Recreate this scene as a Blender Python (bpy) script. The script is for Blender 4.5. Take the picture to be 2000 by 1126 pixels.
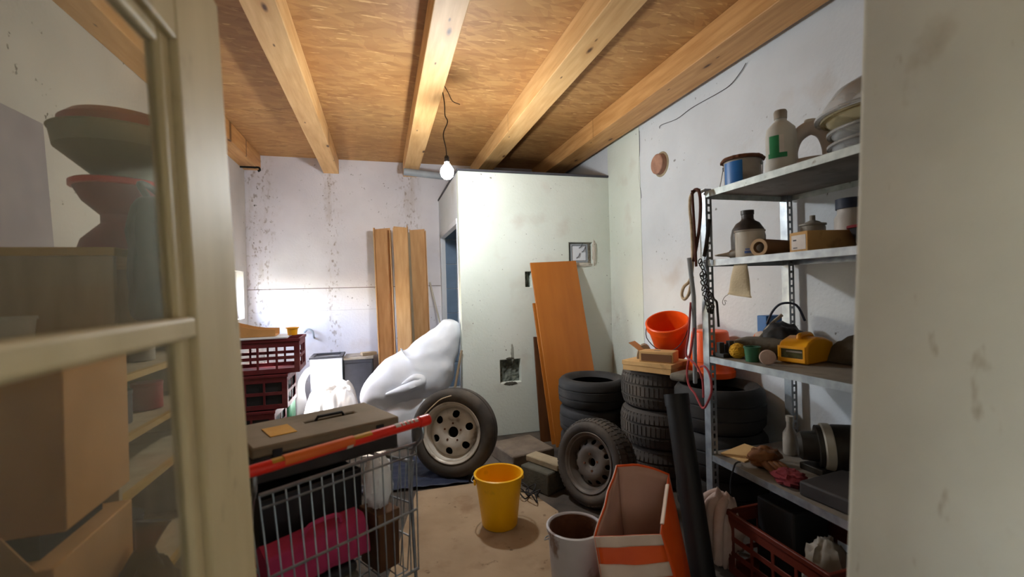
import bpy, math, random
from mathutils import Vector, Matrix, noise
from math import sin, cos, pi, radians as R

random.seed(7)
S = bpy.context.scene
for o in list(bpy.data.objects):
    bpy.data.objects.remove(o)
COL = S.collection

# ------------------------------------------------------------------ camera
YAW, ROLL = math.atan(253/880), 0.026
cam = bpy.data.cameras.new('camera')
cam.sensor_width = 36
cam.lens = 36*880/2000
cam.clip_start = 0.02
cam.dof.use_dof = True
cam.dof.focus_distance = 3.4
cam.dof.aperture_fstop = 2.0
co = bpy.data.objects.new('camera', cam)
COL.objects.link(co)
fw = Vector((sin(YAW), cos(YAW), 0))
rt = Vector((cos(YAW), -sin(YAW), 0))
up = Vector((0, 0, 1))
r_, u_ = rt*cos(ROLL) - up*sin(ROLL), rt*sin(ROLL) + up*cos(ROLL)
co.matrix_world = Matrix(((r_.x, u_.x, -fw.x, 0), (r_.y, u_.y, -fw.y, 0), (r_.z, u_.z, -fw.z, 1.40), (0, 0, 0, 1)))
S.camera = co

# ------------------------------------------------------------------ world, sun, exposure
W = bpy.data.worlds.new('world')
S.world = W
W.use_nodes = True
nt = W.node_tree
sky = nt.nodes.new('ShaderNodeTexSky')
sky.sky_type = 'NISHITA'
sky.sun_disc = False
sky.sun_elevation = R(46)
sky.sun_rotation = R(-80)
sky.air_density = 1.0
sky.dust_density = 2.0
bg = nt.nodes['Background']
nt.links.new(sky.outputs[0], bg.inputs[0])
bg.inputs[1].default_value = 3.6
sun = bpy.data.lights.new('sun', 'SUN')
sun.energy = 30.0
sun.angle = R(1.5)
sun.color = (1, .98, .96)
so = bpy.data.objects.new('sun', sun)
COL.objects.link(so)
so.rotation_euler = Vector((1.0, -.22, -1.0)).to_track_quat('-Z', 'Y').to_euler()
def portal(name, loc, d, sx, sy):
    l = bpy.data.lights.new(name, 'AREA')
    l.shape = 'RECTANGLE'
    l.size, l.size_y = sx, sy
    l.cycles.is_portal = True
    o = bpy.data.objects.new(name, l)
    COL.objects.link(o)
    o.location = loc
    o.rotation_euler = Vector(d).to_track_quat('-Z', 'Z').to_euler()
portal('window_portal', (-1.72, 4.95, 1.42), (1, 0, 0), 1.4, .9)
portal('blocker_portal', (-3.25, -1.6, 1.25), (1, 0, 0), 1.7, 1.9)  # sky sampling for the opening in the added unseen enclosure
S.view_settings.view_transform = 'Standard'
S.view_settings.look = 'None'
S.view_settings.gamma = 1
S.view_settings.use_curve_mapping = False
S.view_settings.exposure = 0.8

# ------------------------------------------------------------------ materials
def lin(c):
    return tuple((x/12.92 if x <= .04045 else ((x+.055)/1.055)**2.4) for x in c[:3]) + (1,)
def hx(h):
    return tuple(int(h[i:i+2], 16)/255 for i in (0, 2, 4))
MATS = {}
def mat(name, base, var=None, scale=6, stretch=(1, 1, 1), rough=.6, metal=0, bump=0, bscale=60, stains=(), spec=.4, emit=None, trans=0, lo=.35, hi=.65):
    m = bpy.data.materials.new(name)
    m.use_nodes = True
    t = m.node_tree
    n, l = t.nodes, t.links
    b = n['Principled BSDF']
    b.inputs['Roughness'].default_value = rough
    b.inputs['Metallic'].default_value = metal
    b.inputs['Specular IOR Level'].default_value = spec
    if trans: b.inputs['Transmission Weight'].default_value = trans
    tc = n.new('ShaderNodeTexCoord')
    mp = n.new('ShaderNodeMapping')
    mp.inputs['Scale'].default_value = stretch
    l.new(tc.outputs['Object'], mp.inputs[0])
    c1 = lin(hx(base))
    rgb = n.new('ShaderNodeRGB'); rgb.outputs[0].default_value = c1
    out = rgb.outputs[0]
    def layer(out, col, sc, lo, hi, st, amt=1.0, detail=6):
        nz = n.new('ShaderNodeTexNoise')
        nz.inputs['Scale'].default_value = sc
        nz.inputs['Detail'].default_value = detail
        if st:
            m2 = n.new('ShaderNodeMapping'); m2.inputs['Scale'].default_value = st
            l.new(tc.outputs['Object'], m2.inputs[0]); l.new(m2.outputs[0], nz.inputs[0])
        else:
            l.new(mp.outputs[0], nz.inputs[0])
        mr = n.new('ShaderNodeMapRange')
        mr.inputs[1].default_value, mr.inputs[2].default_value = lo, hi
        mr.inputs[4].default_value = amt
        l.new(nz.outputs[0], mr.inputs[0])
        mx = n.new('ShaderNodeMix'); mx.data_type = 'RGBA'
        l.new(mr.outputs[0], mx.inputs[0]); l.new(out, mx.inputs[6])
        mx.inputs[7].default_value = lin(hx(col))
        return mx.outputs[2]
    if var: out = layer(out, var, scale, lo, hi, None)
    for s in stains:
        out = layer(out, *s)
    l.new(out, b.inputs['Base Color'])
    if bump:
        nz = n.new('ShaderNodeTexNoise'); nz.inputs['Scale'].default_value = bscale; nz.inputs['Detail'].default_value = 4
        l.new(mp.outputs[0], nz.inputs[0])
        bp = n.new('ShaderNodeBump'); bp.inputs['Strength'].default_value = bump; bp.inputs['Distance'].default_value = .01
        l.new(nz.outputs[0], bp.inputs['Height']); l.new(bp.outputs[0], b.inputs['Normal'])
    if emit:
        b.inputs['Emission Color'].default_value = lin(hx(emit[0])); b.inputs['Emission Strength'].default_value = emit[1]
    MATS[name] = m
    return m

def osb():
    m = mat('osb', 'c8863c')
    t = m.node_tree; n, l = t.nodes, t.links
    b = n['Principled BSDF']; b.inputs['Roughness'].default_value = .62
    tc = n.new('ShaderNodeTexCoord')
    out = None
    layers = [((6, 24, 6), .22, 'lo'), ((8, 36, 8), -.28, 'hi'), ((18, 8, 6), .5, 'hi')]
    rgb = n.new('ShaderNodeRGB'); rgb.outputs[0].default_value = lin(hx('ae8250')); out = rgb.outputs[0]
    for k, (sc, rot, _) in enumerate(layers):
        rotm = n.new('ShaderNodeMapping'); rotm.inputs['Rotation'].default_value = (0, 0, rot)
        l.new(tc.outputs['Object'], rotm.inputs[0])
        wn = n.new('ShaderNodeTexNoise'); wn.inputs['Scale'].default_value = 3
        l.new(rotm.outputs[0], wn.inputs[0])
        ad = n.new('ShaderNodeMixRGB'); ad.blend_type = 'LINEAR_LIGHT'; ad.inputs[0].default_value = .05
        l.new(rotm.outputs[0], ad.inputs[1]); l.new(wn.outputs[1], ad.inputs[2])
        mp = n.new('ShaderNodeMapping'); mp.inputs['Scale'].default_value = sc
        l.new(ad.outputs[0], mp.inputs[0])
        v = n.new('ShaderNodeTexVoronoi'); v.inputs['Scale'].default_value = 1
        l.new(mp.outputs[0], v.inputs[0])
        sep = n.new('ShaderNodeSeparateColor'); l.new(v.outputs['Color'], sep.inputs[0])
        cr = n.new('ShaderNodeValToRGB')
        e = cr.color_ramp.elements
        e[0].position, e[0].color = 0, lin(hx(('96683c', 'a07044', '9c6c40')[k]))
        e[1].position, e[1].color = 1, lin(hx(('bc9058', 'c4985f', 'be8e56')[k]))
        l.new(sep.outputs[0], cr.inputs[0])
        mr = n.new('ShaderNodeMapRange'); mr.inputs[1].default_value = (.0, .55, .72)[k]; mr.inputs[2].default_value = (.01, .58, .75)[k]
        mr.inputs[4].default_value = (.75, .6, .5)[k]
        l.new(sep.outputs[1], mr.inputs[0])
        mx = n.new('ShaderNodeMix'); mx.data_type = 'RGBA'
        l.new(mr.outputs[0], mx.inputs[0]); l.new(out, mx.inputs[6]); l.new(cr.outputs[0], mx.inputs[7])
        out = mx.outputs[2]
    # pale single strands and broad tone drift
    mp = n.new('ShaderNodeMapping'); mp.inputs['Scale'].default_value = (3.6, 24, 3.6); mp.inputs['Rotation'].default_value = (0, 0, .12)
    l.new(tc.outputs['Object'], mp.inputs[0])
    nz = n.new('ShaderNodeTexNoise'); nz.inputs['Scale'].default_value = 2.2; nz.inputs['Detail'].default_value = 3; l.new(mp.outputs[0], nz.inputs[0])
    mr = n.new('ShaderNodeMapRange'); mr.inputs[1].default_value = .655; mr.inputs[2].default_value = .69; mr.inputs[4].default_value = .8; l.new(nz.outputs[0], mr.inputs[0])
    mx = n.new('ShaderNodeMix'); mx.data_type = 'RGBA'; l.new(mr.outputs[0], mx.inputs[0]); l.new(out, mx.inputs[6]); mx.inputs[7].default_value = lin(hx('e2b87c'))
    out = mx.outputs[2]
    nz = n.new('ShaderNodeTexNoise'); nz.inputs['Scale'].default_value = 1.3; nz.inputs['Detail'].default_value = 3; l.new(tc.outputs['Object'], nz.inputs[0])
    mr = n.new('ShaderNodeMapRange'); mr.inputs[1].default_value = .4; mr.inputs[2].default_value = .7; mr.inputs[4].default_value = .45; l.new(nz.outputs[0], mr.inputs[0])
    mx = n.new('ShaderNodeMix'); mx.data_type = 'RGBA'; l.new(mr.outputs[0], mx.inputs[0]); l.new(out, mx.inputs[6]); mx.inputs[7].default_value = lin(hx('a5703a'))
    l.new(mx.outputs[2], b.inputs['Base Color'])
    return m
osb()

def pine(name, base, dark, knot, stretch=(14, 1.2, 14)):
    m = mat(name, base, dark, 2.2, stretch, rough=.55, lo=.3, hi=.75, bump=.08, bscale=8)
    t = m.node_tree; n, l = t.nodes, t.links
    b = n['Principled BSDF']
    out = b.inputs['Base Color'].links[0].from_socket
    tc = n.new('ShaderNodeTexCoord')
    mp = n.new('ShaderNodeMapping'); mp.inputs['Scale'].default_value = (7, 2.4, 0)
    l.new(tc.outputs['Object'], mp.inputs[0])
    v = n.new('ShaderNodeTexVoronoi'); v.inputs['Scale'].default_value = 1.0
    mp2 = n.new('ShaderNodeMapping'); mp2.inputs['Scale'].default_value = (11, 3.7, .0); mp2.inputs['Location'].default_value = (.3, .7, 0)
    l.new(tc.outputs['Object'], mp2.inputs[0])
    v2 = n.new('ShaderNodeTexVoronoi'); v2.inputs['Scale'].default_value = 1.0; l.new(mp2.outputs[0], v2.inputs[0])
    mr = n.new('ShaderNodeMapRange'); mr.inputs[1].default_value = .03; mr.inputs[2].default_value = .085; mr.inputs[3].default_value = .9; mr.inputs[4].default_value = 0
    l.new(v2.outputs['Distance'], mr.inputs[0])
    mx = n.new('ShaderNodeMix'); mx.data_type = 'RGBA'
    l.new(mr.outputs[0], mx.inputs[0]); l.new(out, mx.inputs[6]); mx.inputs[7].default_value = lin(hx(knot)); out = mx.outputs[2]
    l.new(mp.outputs[0], v.inputs[0])
    for lo, hi, col, amt in ((.08, .34, dark, .75), (.05, .12, knot, .95)):
        mr = n.new('ShaderNodeMapRange'); mr.inputs[1].default_value = lo; mr.inputs[2].default_value = hi
        mr.inputs[3].default_value = amt; mr.inputs[4].default_value = 0
        l.new(v.outputs['Distance'], mr.inputs[0])
        mx = n.new('ShaderNodeMix'); mx.data_type = 'RGBA'
        l.new(mr.outputs[0], mx.inputs[0]); l.new(out, mx.inputs[6]); mx.inputs[7].default_value = lin(hx(col))
        out = mx.outputs[2]
    l.new(out, b.inputs['Base Color'])
    return m
pine('pine', 'dfb57c', 'c4935a', '4a2a12')
pine('pine_dark', 'd3a066', 'b07c44', '4a2a12')

def plaster(name, base, var, specks=True, strip=None, bump=.25):
    m = mat(name, base, var, 1.6, rough=.85, bump=bump, bscale=45, lo=.35, hi=.7)
    t = m.node_tree; n, l = t.nodes, t.links
    b = n['Principled BSDF']
    out = b.inputs['Base Color'].links[0].from_socket
    tc = n.new('ShaderNodeTexCoord')
    def noise_mask(sc, lo, hi, st=(1, 1, 1), off=(0, 0, 0), det=5):
        mp = n.new('ShaderNodeMapping'); mp.inputs['Scale'].default_value = st; mp.inputs['Location'].default_value = off
        l.new(tc.outputs['Object'], mp.inputs[0])
        nz = n.new('ShaderNodeTexNoise'); nz.inputs['Scale'].default_value = sc; nz.inputs['Detail'].default_value = det
        l.new(mp.outputs[0], nz.inputs[0])
        mr = n.new('ShaderNodeMapRange'); mr.inputs[1].default_value = lo; mr.inputs[2].default_value = hi
        l.new(nz.outputs[0], mr.inputs[0])
        return mr.outputs[0]
    def mul(a, c):
        q = n.new('ShaderNodeMath'); q.operation = 'MULTIPLY'; l.new(a, q.inputs[0])
        if isinstance(c, float): q.inputs[1].default_value = c
        else: l.new(c, q.inputs[1])
        return q.outputs[0]
    def over(out, mask, col):
        mx = n.new('ShaderNodeMix'); mx.data_type = 'RGBA'
        l.new(mask, mx.inputs[0]); l.new(out, mx.inputs[6]); mx.inputs[7].default_value = lin(hx(col))
        return mx.outputs[2]
    if specks:
        out = over(out, mul(mul(noise_mask(30, .66, .71), noise_mask(2.5, .50, .62)), .9), '4a4038')
        out = over(out, mul(noise_mask(3, .60, .74, off=(3, 1, 2)), .35), 'b9aca0')
    if strip:
        for x, w in strip:
            sx = n.new('ShaderNodeSeparateXYZ'); l.new(tc.outputs['Object'], sx.inputs[0])
            sub = n.new('ShaderNodeMath'); sub.operation = 'SUBTRACT'; l.new(sx.outputs[0], sub.inputs[0]); sub.inputs[1].default_value = x
            ab = n.new('ShaderNodeMath'); ab.operation = 'ABSOLUTE'; l.new(sub.outputs[0], ab.inputs[0])
            mr = n.new('ShaderNodeMapRange'); mr.inputs[1].default_value = w; mr.inputs[2].default_value = w*.25; l.new(ab.outputs[0], mr.inputs[0])
            out = over(out, mul(mul(mr.outputs[0], noise_mask(22, .56, .66, st=(1.5, 1, .9), off=(x, 0, x))), .6), '7d6857')
            out = over(out, mul(mul(mr.outputs[0], noise_mask(7, .5, .66, st=(1.5, 1, .35), off=(x*2, 0, 4))), .3), 'a3917f')
    l.new(out, b.inputs['Base Color'])
    return m
plaster('plaster_white', 'd9dee4', 'c8cdd3')
plaster('plaster_back', 'e2e0e6', 'd0cdd4', strip=((-1.33, .22), (-.55, .10), (.34, .16)))
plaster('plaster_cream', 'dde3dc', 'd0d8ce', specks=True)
plaster('plaster_left', 'c9c4be', 'b5b0aa')
mat('pier_paint', 'd2d1c4', 'c4c3b6', 3, rough=.8, bump=.1, bscale=30,
    stains=(('93846a', 3.4, .62, .76, (1, 2.2, 1.6), .6), ('93846a', 9, .66, .74, (1, 3, 1), .6), ('cfcbbb', 2, .55, .7, None, .6)))
mat('door_paint', 'd4c29a', 'c6b48b', 3, rough=.55, bump=.1, stretch=(3, 3, .7), stains=(('8c7751', 5, .62, .75, (1, 2, 1.4), .6),))
mat('concrete', '5d544b', '463f39', 4, rough=.9, bump=.4, bscale=40, stains=(('2c2a2a', 2, .5, .7, None, .8),))
mat('ground', '6d6a52', '53593c', 3, rough=.95, bump=.5)
mat('black_rubber', '2b2a2a', '201f1f', 7, rough=.75, bump=.1, bscale=90, stains=(('4e463e', 3, .55, .75, None, .6),))
mat('dusty_rubber', '4b4540', '37332f', 5, rough=.85, bump=.1, bscale=90, stains=(('6b6054', 3, .5, .7, None, .7),))
mat('rim_silver', 'd2ccc2', 'bdb6aa', 8, rough=.5, metal=.25, stains=(('6d5a48', 9, .62, .72, None, .7),))
mat('rim_dark', '6a635c', '524b45', 8, rough=.55, metal=.3, stains=(('6a5645', 6, .55, .7, None, .7),))
mat('hub_black', '15130f', rough=.8)
mat('galvanised', 'a8aeb4', '888f96', 16, rough=.42, metal=.65, bump=.04, stains=(('6a6259', 7, .64, .74, None, .7),))
mat('shelf_steel', '8d8478', '6f6860', 5, rough=.6, metal=.15, stains=(('4a4038', 7, .6, .7, None, .7),))
mat('shelf_edge', 'c6cdc9', 'a9b2b0', 22, rough=.5, metal=.2, stains=(('6d6252', 16, .62, .68, None, .8),))
mat('cardboard', 'cda272', 'bd9160', 4, (8, 8, 1), rough=.85)
mat('cardboard_plain', 'c79560', 'b58650', 4, rough=.85, bump=.05)
mat('cardboard_dusty', '9a8a74', '86765f', 5, rough=.9)
mat('box_tan', 'cfa872', 'ba935e', 4, rough=.85, stains=(('86653d', 9, .62, .7, None, .6),))
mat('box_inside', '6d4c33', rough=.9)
mat('mat_board', 'ab957a', '978167', 3, rough=.95, bump=.15, bscale=30, stains=(('7d6147', 5, .56, .7, None, .6), ('5e4834', 14, .66, .72, None, .7)))
mat('panel_orange', 'b06a26', 'a46020', 2, (6, 6, .8), rough=.4)
mat('panel_brown', '5a3517', '4a2a12', 3, (6, 6, .8), rough=.5)
mat('white_plastic_bag', 'e3e7ee', 'd5dae4', 4, rough=.45, bump=.25, bscale=14)
mat('white_sheet', 'f2f2f2', 'e4e6ea', 4, rough=.6, bump=.3, bscale=12)
mat('white_paint', 'dfe3ea', 'cfd4dc', 4, rough=.5)
mat('dark_grey', '4a4a52', '3a3a40', 5, rough=.7)
mat('charcoal', '26262a', '1b1b1e', 6, rough=.6)
mat('maroon_plastic', '6a2026', '561a1f', 5, rough=.5, stains=(('8a4a48', 5, .58, .7, None, .5),))
mat('brown_red_plastic', '6b2a1b', '521f14', 5, rough=.5)
mat('red_plastic', 'ee2c1a', 'e02414', 4, rough=.35)
mat('orange_red', 'e8782c', 'dd5a20', 4, rough=.4)
mat('red_faded', '9c3b3e', '84303a', 5, rough=.5)
mat('chrome_wire', 'a4abb0', '868d93', 20, rough=.35, metal=.8)
mat('pink_cloth', 'c03a66', 'a82f58', 6, rough=.85, bump=.4, bscale=20)
mat('dark_green', '24342e', '1c2824', 6, rough=.55)
mat('green_plastic', '2f6a4a', '27583e', 6, rough=.5)
mat('grey_green', '98a08e', '868e7c', 5, rough=.6)
mat('chest_grey', '8a7a64', '76684f', 6, rough=.75, stains=(('5c4f3e', 5, .55, .7, None, .5),))
mat('chest_dark', '3b3635', '2c2828', 6, rough=.7)
mat('yellow_label', 'd09a2c', 'bd8822', 7, rough=.6)
mat('yellow_plastic', 'fcc20c', 'f2b408', 3, rough=.38, stains=(('a87808', 8, .62, .74, None, .5),))
mat('yellow_tool', 'f0a818', 'e39a10', 4, rough=.4)
mat('orange_plastic', 'f25a12', 'e64e0c', 3, rough=.38)
mat('orange_bag', 'ea5c18', 'dc4c0e', 5, rough=.5, bump=.15, bscale=12)
mat('bag_white', 'e6d3c2', 'd6bfae', 6, rough=.55)
mat('bag_inside', 'c29a88', 'b08877', 4, rough=.8)
mat('bucket_white', 'c5c5c8', 'b0b0b6', 4, rough=.5, stains=(('6b4a33', 7, .54, .62, (1, 1, .8), .85),))
mat('rust', '6b432c', '4a2c1c', 7, rough=.9, bump=.3)
mat('blue_paint', '1e6cb4', '1a5fa2', 5, rough=.4)
mat('can_grey', 'a89f92', '8d8478', 8, rough=.55, stains=(('5a5046', 7, .55, .68, None, .7),))
mat('bottle_white', 'c8c8c2', 'b8b7b0', 6, rough=.5, stains=(('8d7e66', 4, .56, .7, None, .6),))
mat('label_green', '1f7d4c', '2a8a58', 12, rough=.5)
mat('jug_white', 'c3bcb6', 'b2aaa4', 4, rough=.5)
mat('bottle_dark', '443c38', '352e2b', 8, rough=.45, stains=(('6a4638', 5, .56, .68, None, .6),))
mat('mug_white', 'cfc9bd', 'c0b9ac', 6, rough=.5)
mat('blue_print', '4f6cae', rough=.5)
mat('paper_label', 'd8d2cd', 'cac3be', 14, rough=.7)
mat('tube_board', '8b6a4e', '7a5b41', 5, rough=.85)
mat('tube_end', 'b89b7a', rough=.85)
mat('canvas', 'cfc3a8', 'c0b397', 8, rough=.95, bump=.3, bscale=120)
mat('rope_tan', 'cbb79a', 'b09a7c', 40, rough=.95)
mat('rope_brown', '5a352e', '48291f', 30, rough=.95)
mat('rope_red', 'b04a4e', '923a3e', 30, rough=.8)
mat('rope_dark', '2e2724', '221c1a', 30, rough=.9)
mat('pipe_black', '121112', '1a1919', 6, rough=.55)
mat('pipe_grey', '9aa0a6', '8b9197', 6, rough=.5)
mat('cord_dark', '3a2f28', rough=.8)
mat('navy_tarp', '232c44', '1b2236', 5, rough=.6, bump=.4, bscale=10)
mat('slab', '7a6d5f', '675b4f', 8, rough=.95, bump=.5, bscale=50)
mat('block_cream', 'a6987f', '93866e', 8, rough=.95, bump=.4)
mat('block_grey', '5c5a50', '4c4a42', 8, rough=.95, bump=.4)
mat('tile_blue', '7d93ad', '6f849d', 5, rough=.25)
mat('grout', 'd4d8dc', rough=.9)
mat('hole_dark', '7b8178', '454a45', 22, rough=.95, bump=.6, stains=(('7d837a', 16, .58, .66, None, .8),))
mat('soot', 'a3a69c', '8f9288', 12, rough=.95)
mat('cork', 'b08670', '9a7260', 16, rough=.9, bump=.3)
mat('lilac_board', '9d969c', '8f8890', 5, rough=.8)
mat('unit_wood', 'b8a88e', 'a6957a', 3, (5, 5, .8), rough=.7)
mat('unit_edge', 'c4a05c', 'b08c4a', 5, rough=.6)
mat('cloth_pink', 'bfa89c', 'a88f86', 6, rough=.95, bump=.3, bscale=60)
mat('cloth_red', '7a2a30', '601f26', 8, rough=.95)
mat('cloth_grey', '6e675c', '5b554b', 8, rough=.95, bump=.4)
mat('leather_brown', '7d4d25', '5e3818', 8, rough=.6)
mat('motor_dark', '3f3a33', '2e2a26', 8, rough=.55, metal=.3)
mat('motor_white', 'c8c2b4', 'b4ae9f', 8, rough=.5)
mat('display', '5d5a34', '3e3c20', 30, rough=.4)
mat('twine', 'd8a830', 'b88620', 40, rough=.9)
mat('bulb_glass', 'ffffff', rough=.3, emit=('fffaf0', 60))

def glass(name, tint, dirt, ior=1.1, dust='cfc8b8'):
    m = bpy.data.materials.new(name); m.use_nodes = True
    t = m.node_tree; n, l = t.nodes, t.links
    n.remove(n['Principled BSDF'])
    out = n['Material Output']
    tr = n.new('ShaderNodeBsdfTransparent'); tr.inputs[0].default_value = lin(hx(tint))
    gl = n.new('ShaderNodeBsdfGlossy'); gl.inputs['Roughness'].default_value = .08
    df = n.new('ShaderNodeBsdfDiffuse'); df.inputs[0].default_value = lin(hx(dust))
    fr = n.new('ShaderNodeFresnel'); fr.inputs[0].default_value = ior
    m1 = n.new('ShaderNodeMixShader'); l.new(fr.outputs[0], m1.inputs[0]); l.new(tr.outputs[0], m1.inputs[1]); l.new(gl.outputs[0], m1.inputs[2])
    tc = n.new('ShaderNodeTexCoord'); nz = n.new('ShaderNodeTexNoise'); nz.inputs['Scale'].default_value = 3; l.new(tc.outputs['Object'], nz.inputs[0])
    mr = n.new('ShaderNodeMapRange'); mr.inputs[1].default_value = .3; mr.inputs[2].default_value = .75; mr.inputs[3].default_value = dirt*.5; mr.inputs[4].default_value = dirt*1.3
    l.new(nz.outputs[0], mr.inputs[0])
    m2 = n.new('ShaderNodeMixShader'); l.new(mr.outputs[0], m2.inputs[0]); l.new(m1.outputs[0], m2.inputs[1]); l.new(df.outputs[0], m2.inputs[2])
    l.new(m2.outputs[0], out.inputs[0])
    MATS[name] = m
    return m
glass('pane_dusty', 'f6f6f0', .13, 1.06)
glass('pane_clear', 'ffffff', .03)
glass('clear_plastic', 'fbfcfd', .3, 1.25, 'fafbfb')
glass('yellowish_plastic', 'f4ecd4', .35, 1.25, 'e8dcb8')

# ------------------------------------------------------------------ mesh builder
I4 = Matrix.Identity(4)
class MB:
    def __init__(s): s.v = []; s.f = []
    def add(s, vs, fs, M=None):
        k = len(s.v)
        s.v += [tuple(M @ Vector(p)) if M else tuple(p) for p in vs]
        s.f += [tuple(i+k for i in f) for f in fs]
        return s
    def box(s, x0, x1, y0, y1, z0, z1, M=None):
        return s.add([(x0,y0,z0),(x1,y0,z0),(x1,y1,z0),(x0,y1,z0),(x0,y0,z1),(x1,y0,z1),(x1,y1,z1),(x0,y1,z1)],
              [(0,3,2,1),(4,5,6,7),(0,1,5,4),(1,2,6,5),(2,3,7,6),(3,0,4,7)], M)
    def loft(s, rings, c0=True, c1=True, closed=True, M=None):
        n = len(rings[0]); vs = [p for r in rings for p in r]; fs = []
        for i in range(len(rings)-1):
            for j in range(n if closed else n-1):
                a, b = i*n+j, i*n+(j+1) % n
                fs.append((a, b, b+n, a+n))
        if c0: fs.append(tuple(range(n-1, -1, -1)))
        if c1: fs.append(tuple((len(rings)-1)*n+j for j in range(n)))
        return s.add(vs, fs, M)
    def tube(s, pts, r, n=8, caps=True, smooth=0, M=None, sq=1.0, wob=0):
        P = [Vector(p) for p in pts]
        if smooth: P, r = spline(P, r, smooth)
        rr = r if isinstance(r, (list, tuple)) else [r]*len(P)
        t0 = (P[1]-P[0]).normalized()
        u = t0.orthogonal().normalized()
        rings = []
        for i, p in enumerate(P):
            t = ((P[min(i+1, len(P)-1)]-P[max(i-1, 0)])).normalized()
            u = (u - t*u.dot(t)).normalized(); w = t.cross(u)
            ring = []
            for j in range(n):
                a = 2*pi*j/n
                k = rr[i]*(1 + (wob*noise.noise(p*9 + Vector((cos(a), sin(a), 0))*2) if wob else 0))
                ring.append(p + u*cos(a)*k + w*sin(a)*k*sq)
            rings.append(ring)
        return s.loft(rings, caps, caps, M=M)
    def cyl(s, p0, p1, r0, r1=None, n=24, M=None):
        return s.tube([p0, p1], [r0, r0 if r1 is None else r1], n, M=M)
    def lathe(s, prof, n=32, M=None, closed=False, rf=None):
        rings = []
        for i, (r, z) in enumerate(prof):
            rings.append([( (r+(rf(j, i) if rf else 0))*cos(2*pi*j/n), (r+(rf(j, i) if rf else 0))*sin(2*pi*j/n), z) for j in range(n)])
        if closed: rings.append(rings[0])
        return s.loft(rings, not closed and prof[0][0] > 1e-6, not closed and prof[-1][0] > 1e-6, M=M)
    def holed(s, U, V, holes, t, M=None):
        # plate in local x (U) and z (V), thickness along +y from 0 to t, rectangular holes cut through
        us = sorted(set([U[0], U[1]]+[h[0] for h in holes]+[h[1] for h in holes]))
        vs = sorted(set([V[0], V[1]]+[h[2] for h in holes]+[h[3] for h in holes]))
        us = [u for u in us if U[0]-1e-9 <= u <= U[1]+1e-9]; vs = [v for v in vs if V[0]-1e-9 <= v <= V[1]+1e-9]
        nu, nv = len(us)-1, len(vs)-1
        solid = [[not any(h[0] < (us[i]+us[i+1])/2 < h[1] and h[2] < (vs[j]+vs[j+1])/2 < h[3] for h in holes) for j in range(nv)] for i in range(nu)]
        pts = {}; V_ = []; F_ = []
        def P(i, j, k):
            if (i, j, k) not in pts:
                pts[i, j, k] = len(V_); V_.append((us[i], t*k, vs[j]))
            return pts[i, j, k]
        ok = lambda i, j: 0 <= i < nu and 0 <= j < nv and solid[i][j]
        for i in range(nu):
            for j in range(nv):
                if not solid[i][j]: continue
                F_.append((P(i,j,0), P(i+1,j,0), P(i+1,j+1,0), P(i,j+1,0)))
                F_.append((P(i,j,1), P(i,j+1,1), P(i+1,j+1,1), P(i+1,j,1)))
                if not ok(i-1, j): F_.append((P(i,j,0), P(i,j+1,0), P(i,j+1,1), P(i,j,1)))
                if not ok(i+1, j): F_.append((P(i+1,j,0), P(i+1,j,1), P(i+1,j+1,1), P(i+1,j+1,0)))
                if not ok(i, j-1): F_.append((P(i,j,0), P(i,j,1), P(i+1,j,1), P(i+1,j,0)))
                if not ok(i, j+1): F_.append((P(i,j+1,0), P(i+1,j+1,0), P(i+1,j+1,1), P(i,j+1,1)))
        return s.add(V_, F_, M)
    def build(s, name, m, parent=None, bevel=0, solid=0, sub=0, smooth=35, loc=None, rot=None, seg=2):
        me = bpy.data.meshes.new(name)
        me.from_pydata(s.v, [], s.f)
        me.materials.append(MATS[m])
        if smooth:
            me.polygons.foreach_set('use_smooth', [True]*len(me.polygons))
            me.set_sharp_from_angle(angle=R(smooth))
        me.update()
        o = bpy.data.objects.new(name, me)
        COL.objects.link(o)
        if parent: o.parent = parent
        if loc: o.location = loc
        if rot: o.rotation_euler = rot
        if solid:
            q = o.modifiers.new('solidify', 'SOLIDIFY'); q.thickness = solid; q.offset = 0
        if bevel:
            q = o.modifiers.new('bevel', 'BEVEL'); q.width = bevel; q.segments = seg; q.limit_method = 'ANGLE'; q.angle_limit = R(40)
        if sub:
            q = o.modifiers.new('subdivision', 'SUBSURF'); q.levels = sub; q.render_levels = sub
        return o
def spline(P, r, k):
    out = []; ro = []
    isl = isinstance(r, (list, tuple))
    n = len(P)
    for i in range(n-1):
        p0, p1, p2, p3 = P[max(i-1, 0)], P[i], P[i+1], P[min(i+2, n-1)]
        for j in range(k):
            t = j/k
            out.append(.5*((2*p1) + (p2-p0)*t + (2*p0-5*p1+4*p2-p3)*t*t + (3*p1-p0-3*p2+p3)*t**3))
            if isl: ro.append(r[i] + (r[i+1]-r[i])*t)
    out.append(P[-1])
    if isl: ro.append(r[-1])
    return out, (ro if isl else r)
def thing(name, label, cat, loc=(0, 0, 0), rz=0, group=None):
    o = bpy.data.objects.new(name, None)
    COL.objects.link(o)
    o.empty_display_size = .05
    o.location = loc; o.rotation_euler = (0, 0, rz)
    o['label'] = label; o['category'] = cat
    if group: o['group'] = group
    return o
def tag(o, label, cat, group=None):
    o['label'] = label; o['category'] = cat
    if group: o['group'] = group
    return o
def struct(o):
    o['kind'] = 'structure'; return o
def copy_tree(o, parent=None):
    c = o.copy(); COL.objects.link(c)
    if parent: c.parent = parent
    for ch in [x for x in o.children]: copy_tree(ch, c)
    return c
def T(x, y, z): return Matrix.Translation((x, y, z))
def RX(a): return Matrix.Rotation(a, 4, 'X')
def RY(a): return Matrix.Rotation(a, 4, 'Y')
def RZ(a): return Matrix.Rotation(a, 4, 'Z')
def rel(pts, o): return [tuple(Vector(p)-Vector(o)) for p in pts]
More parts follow.
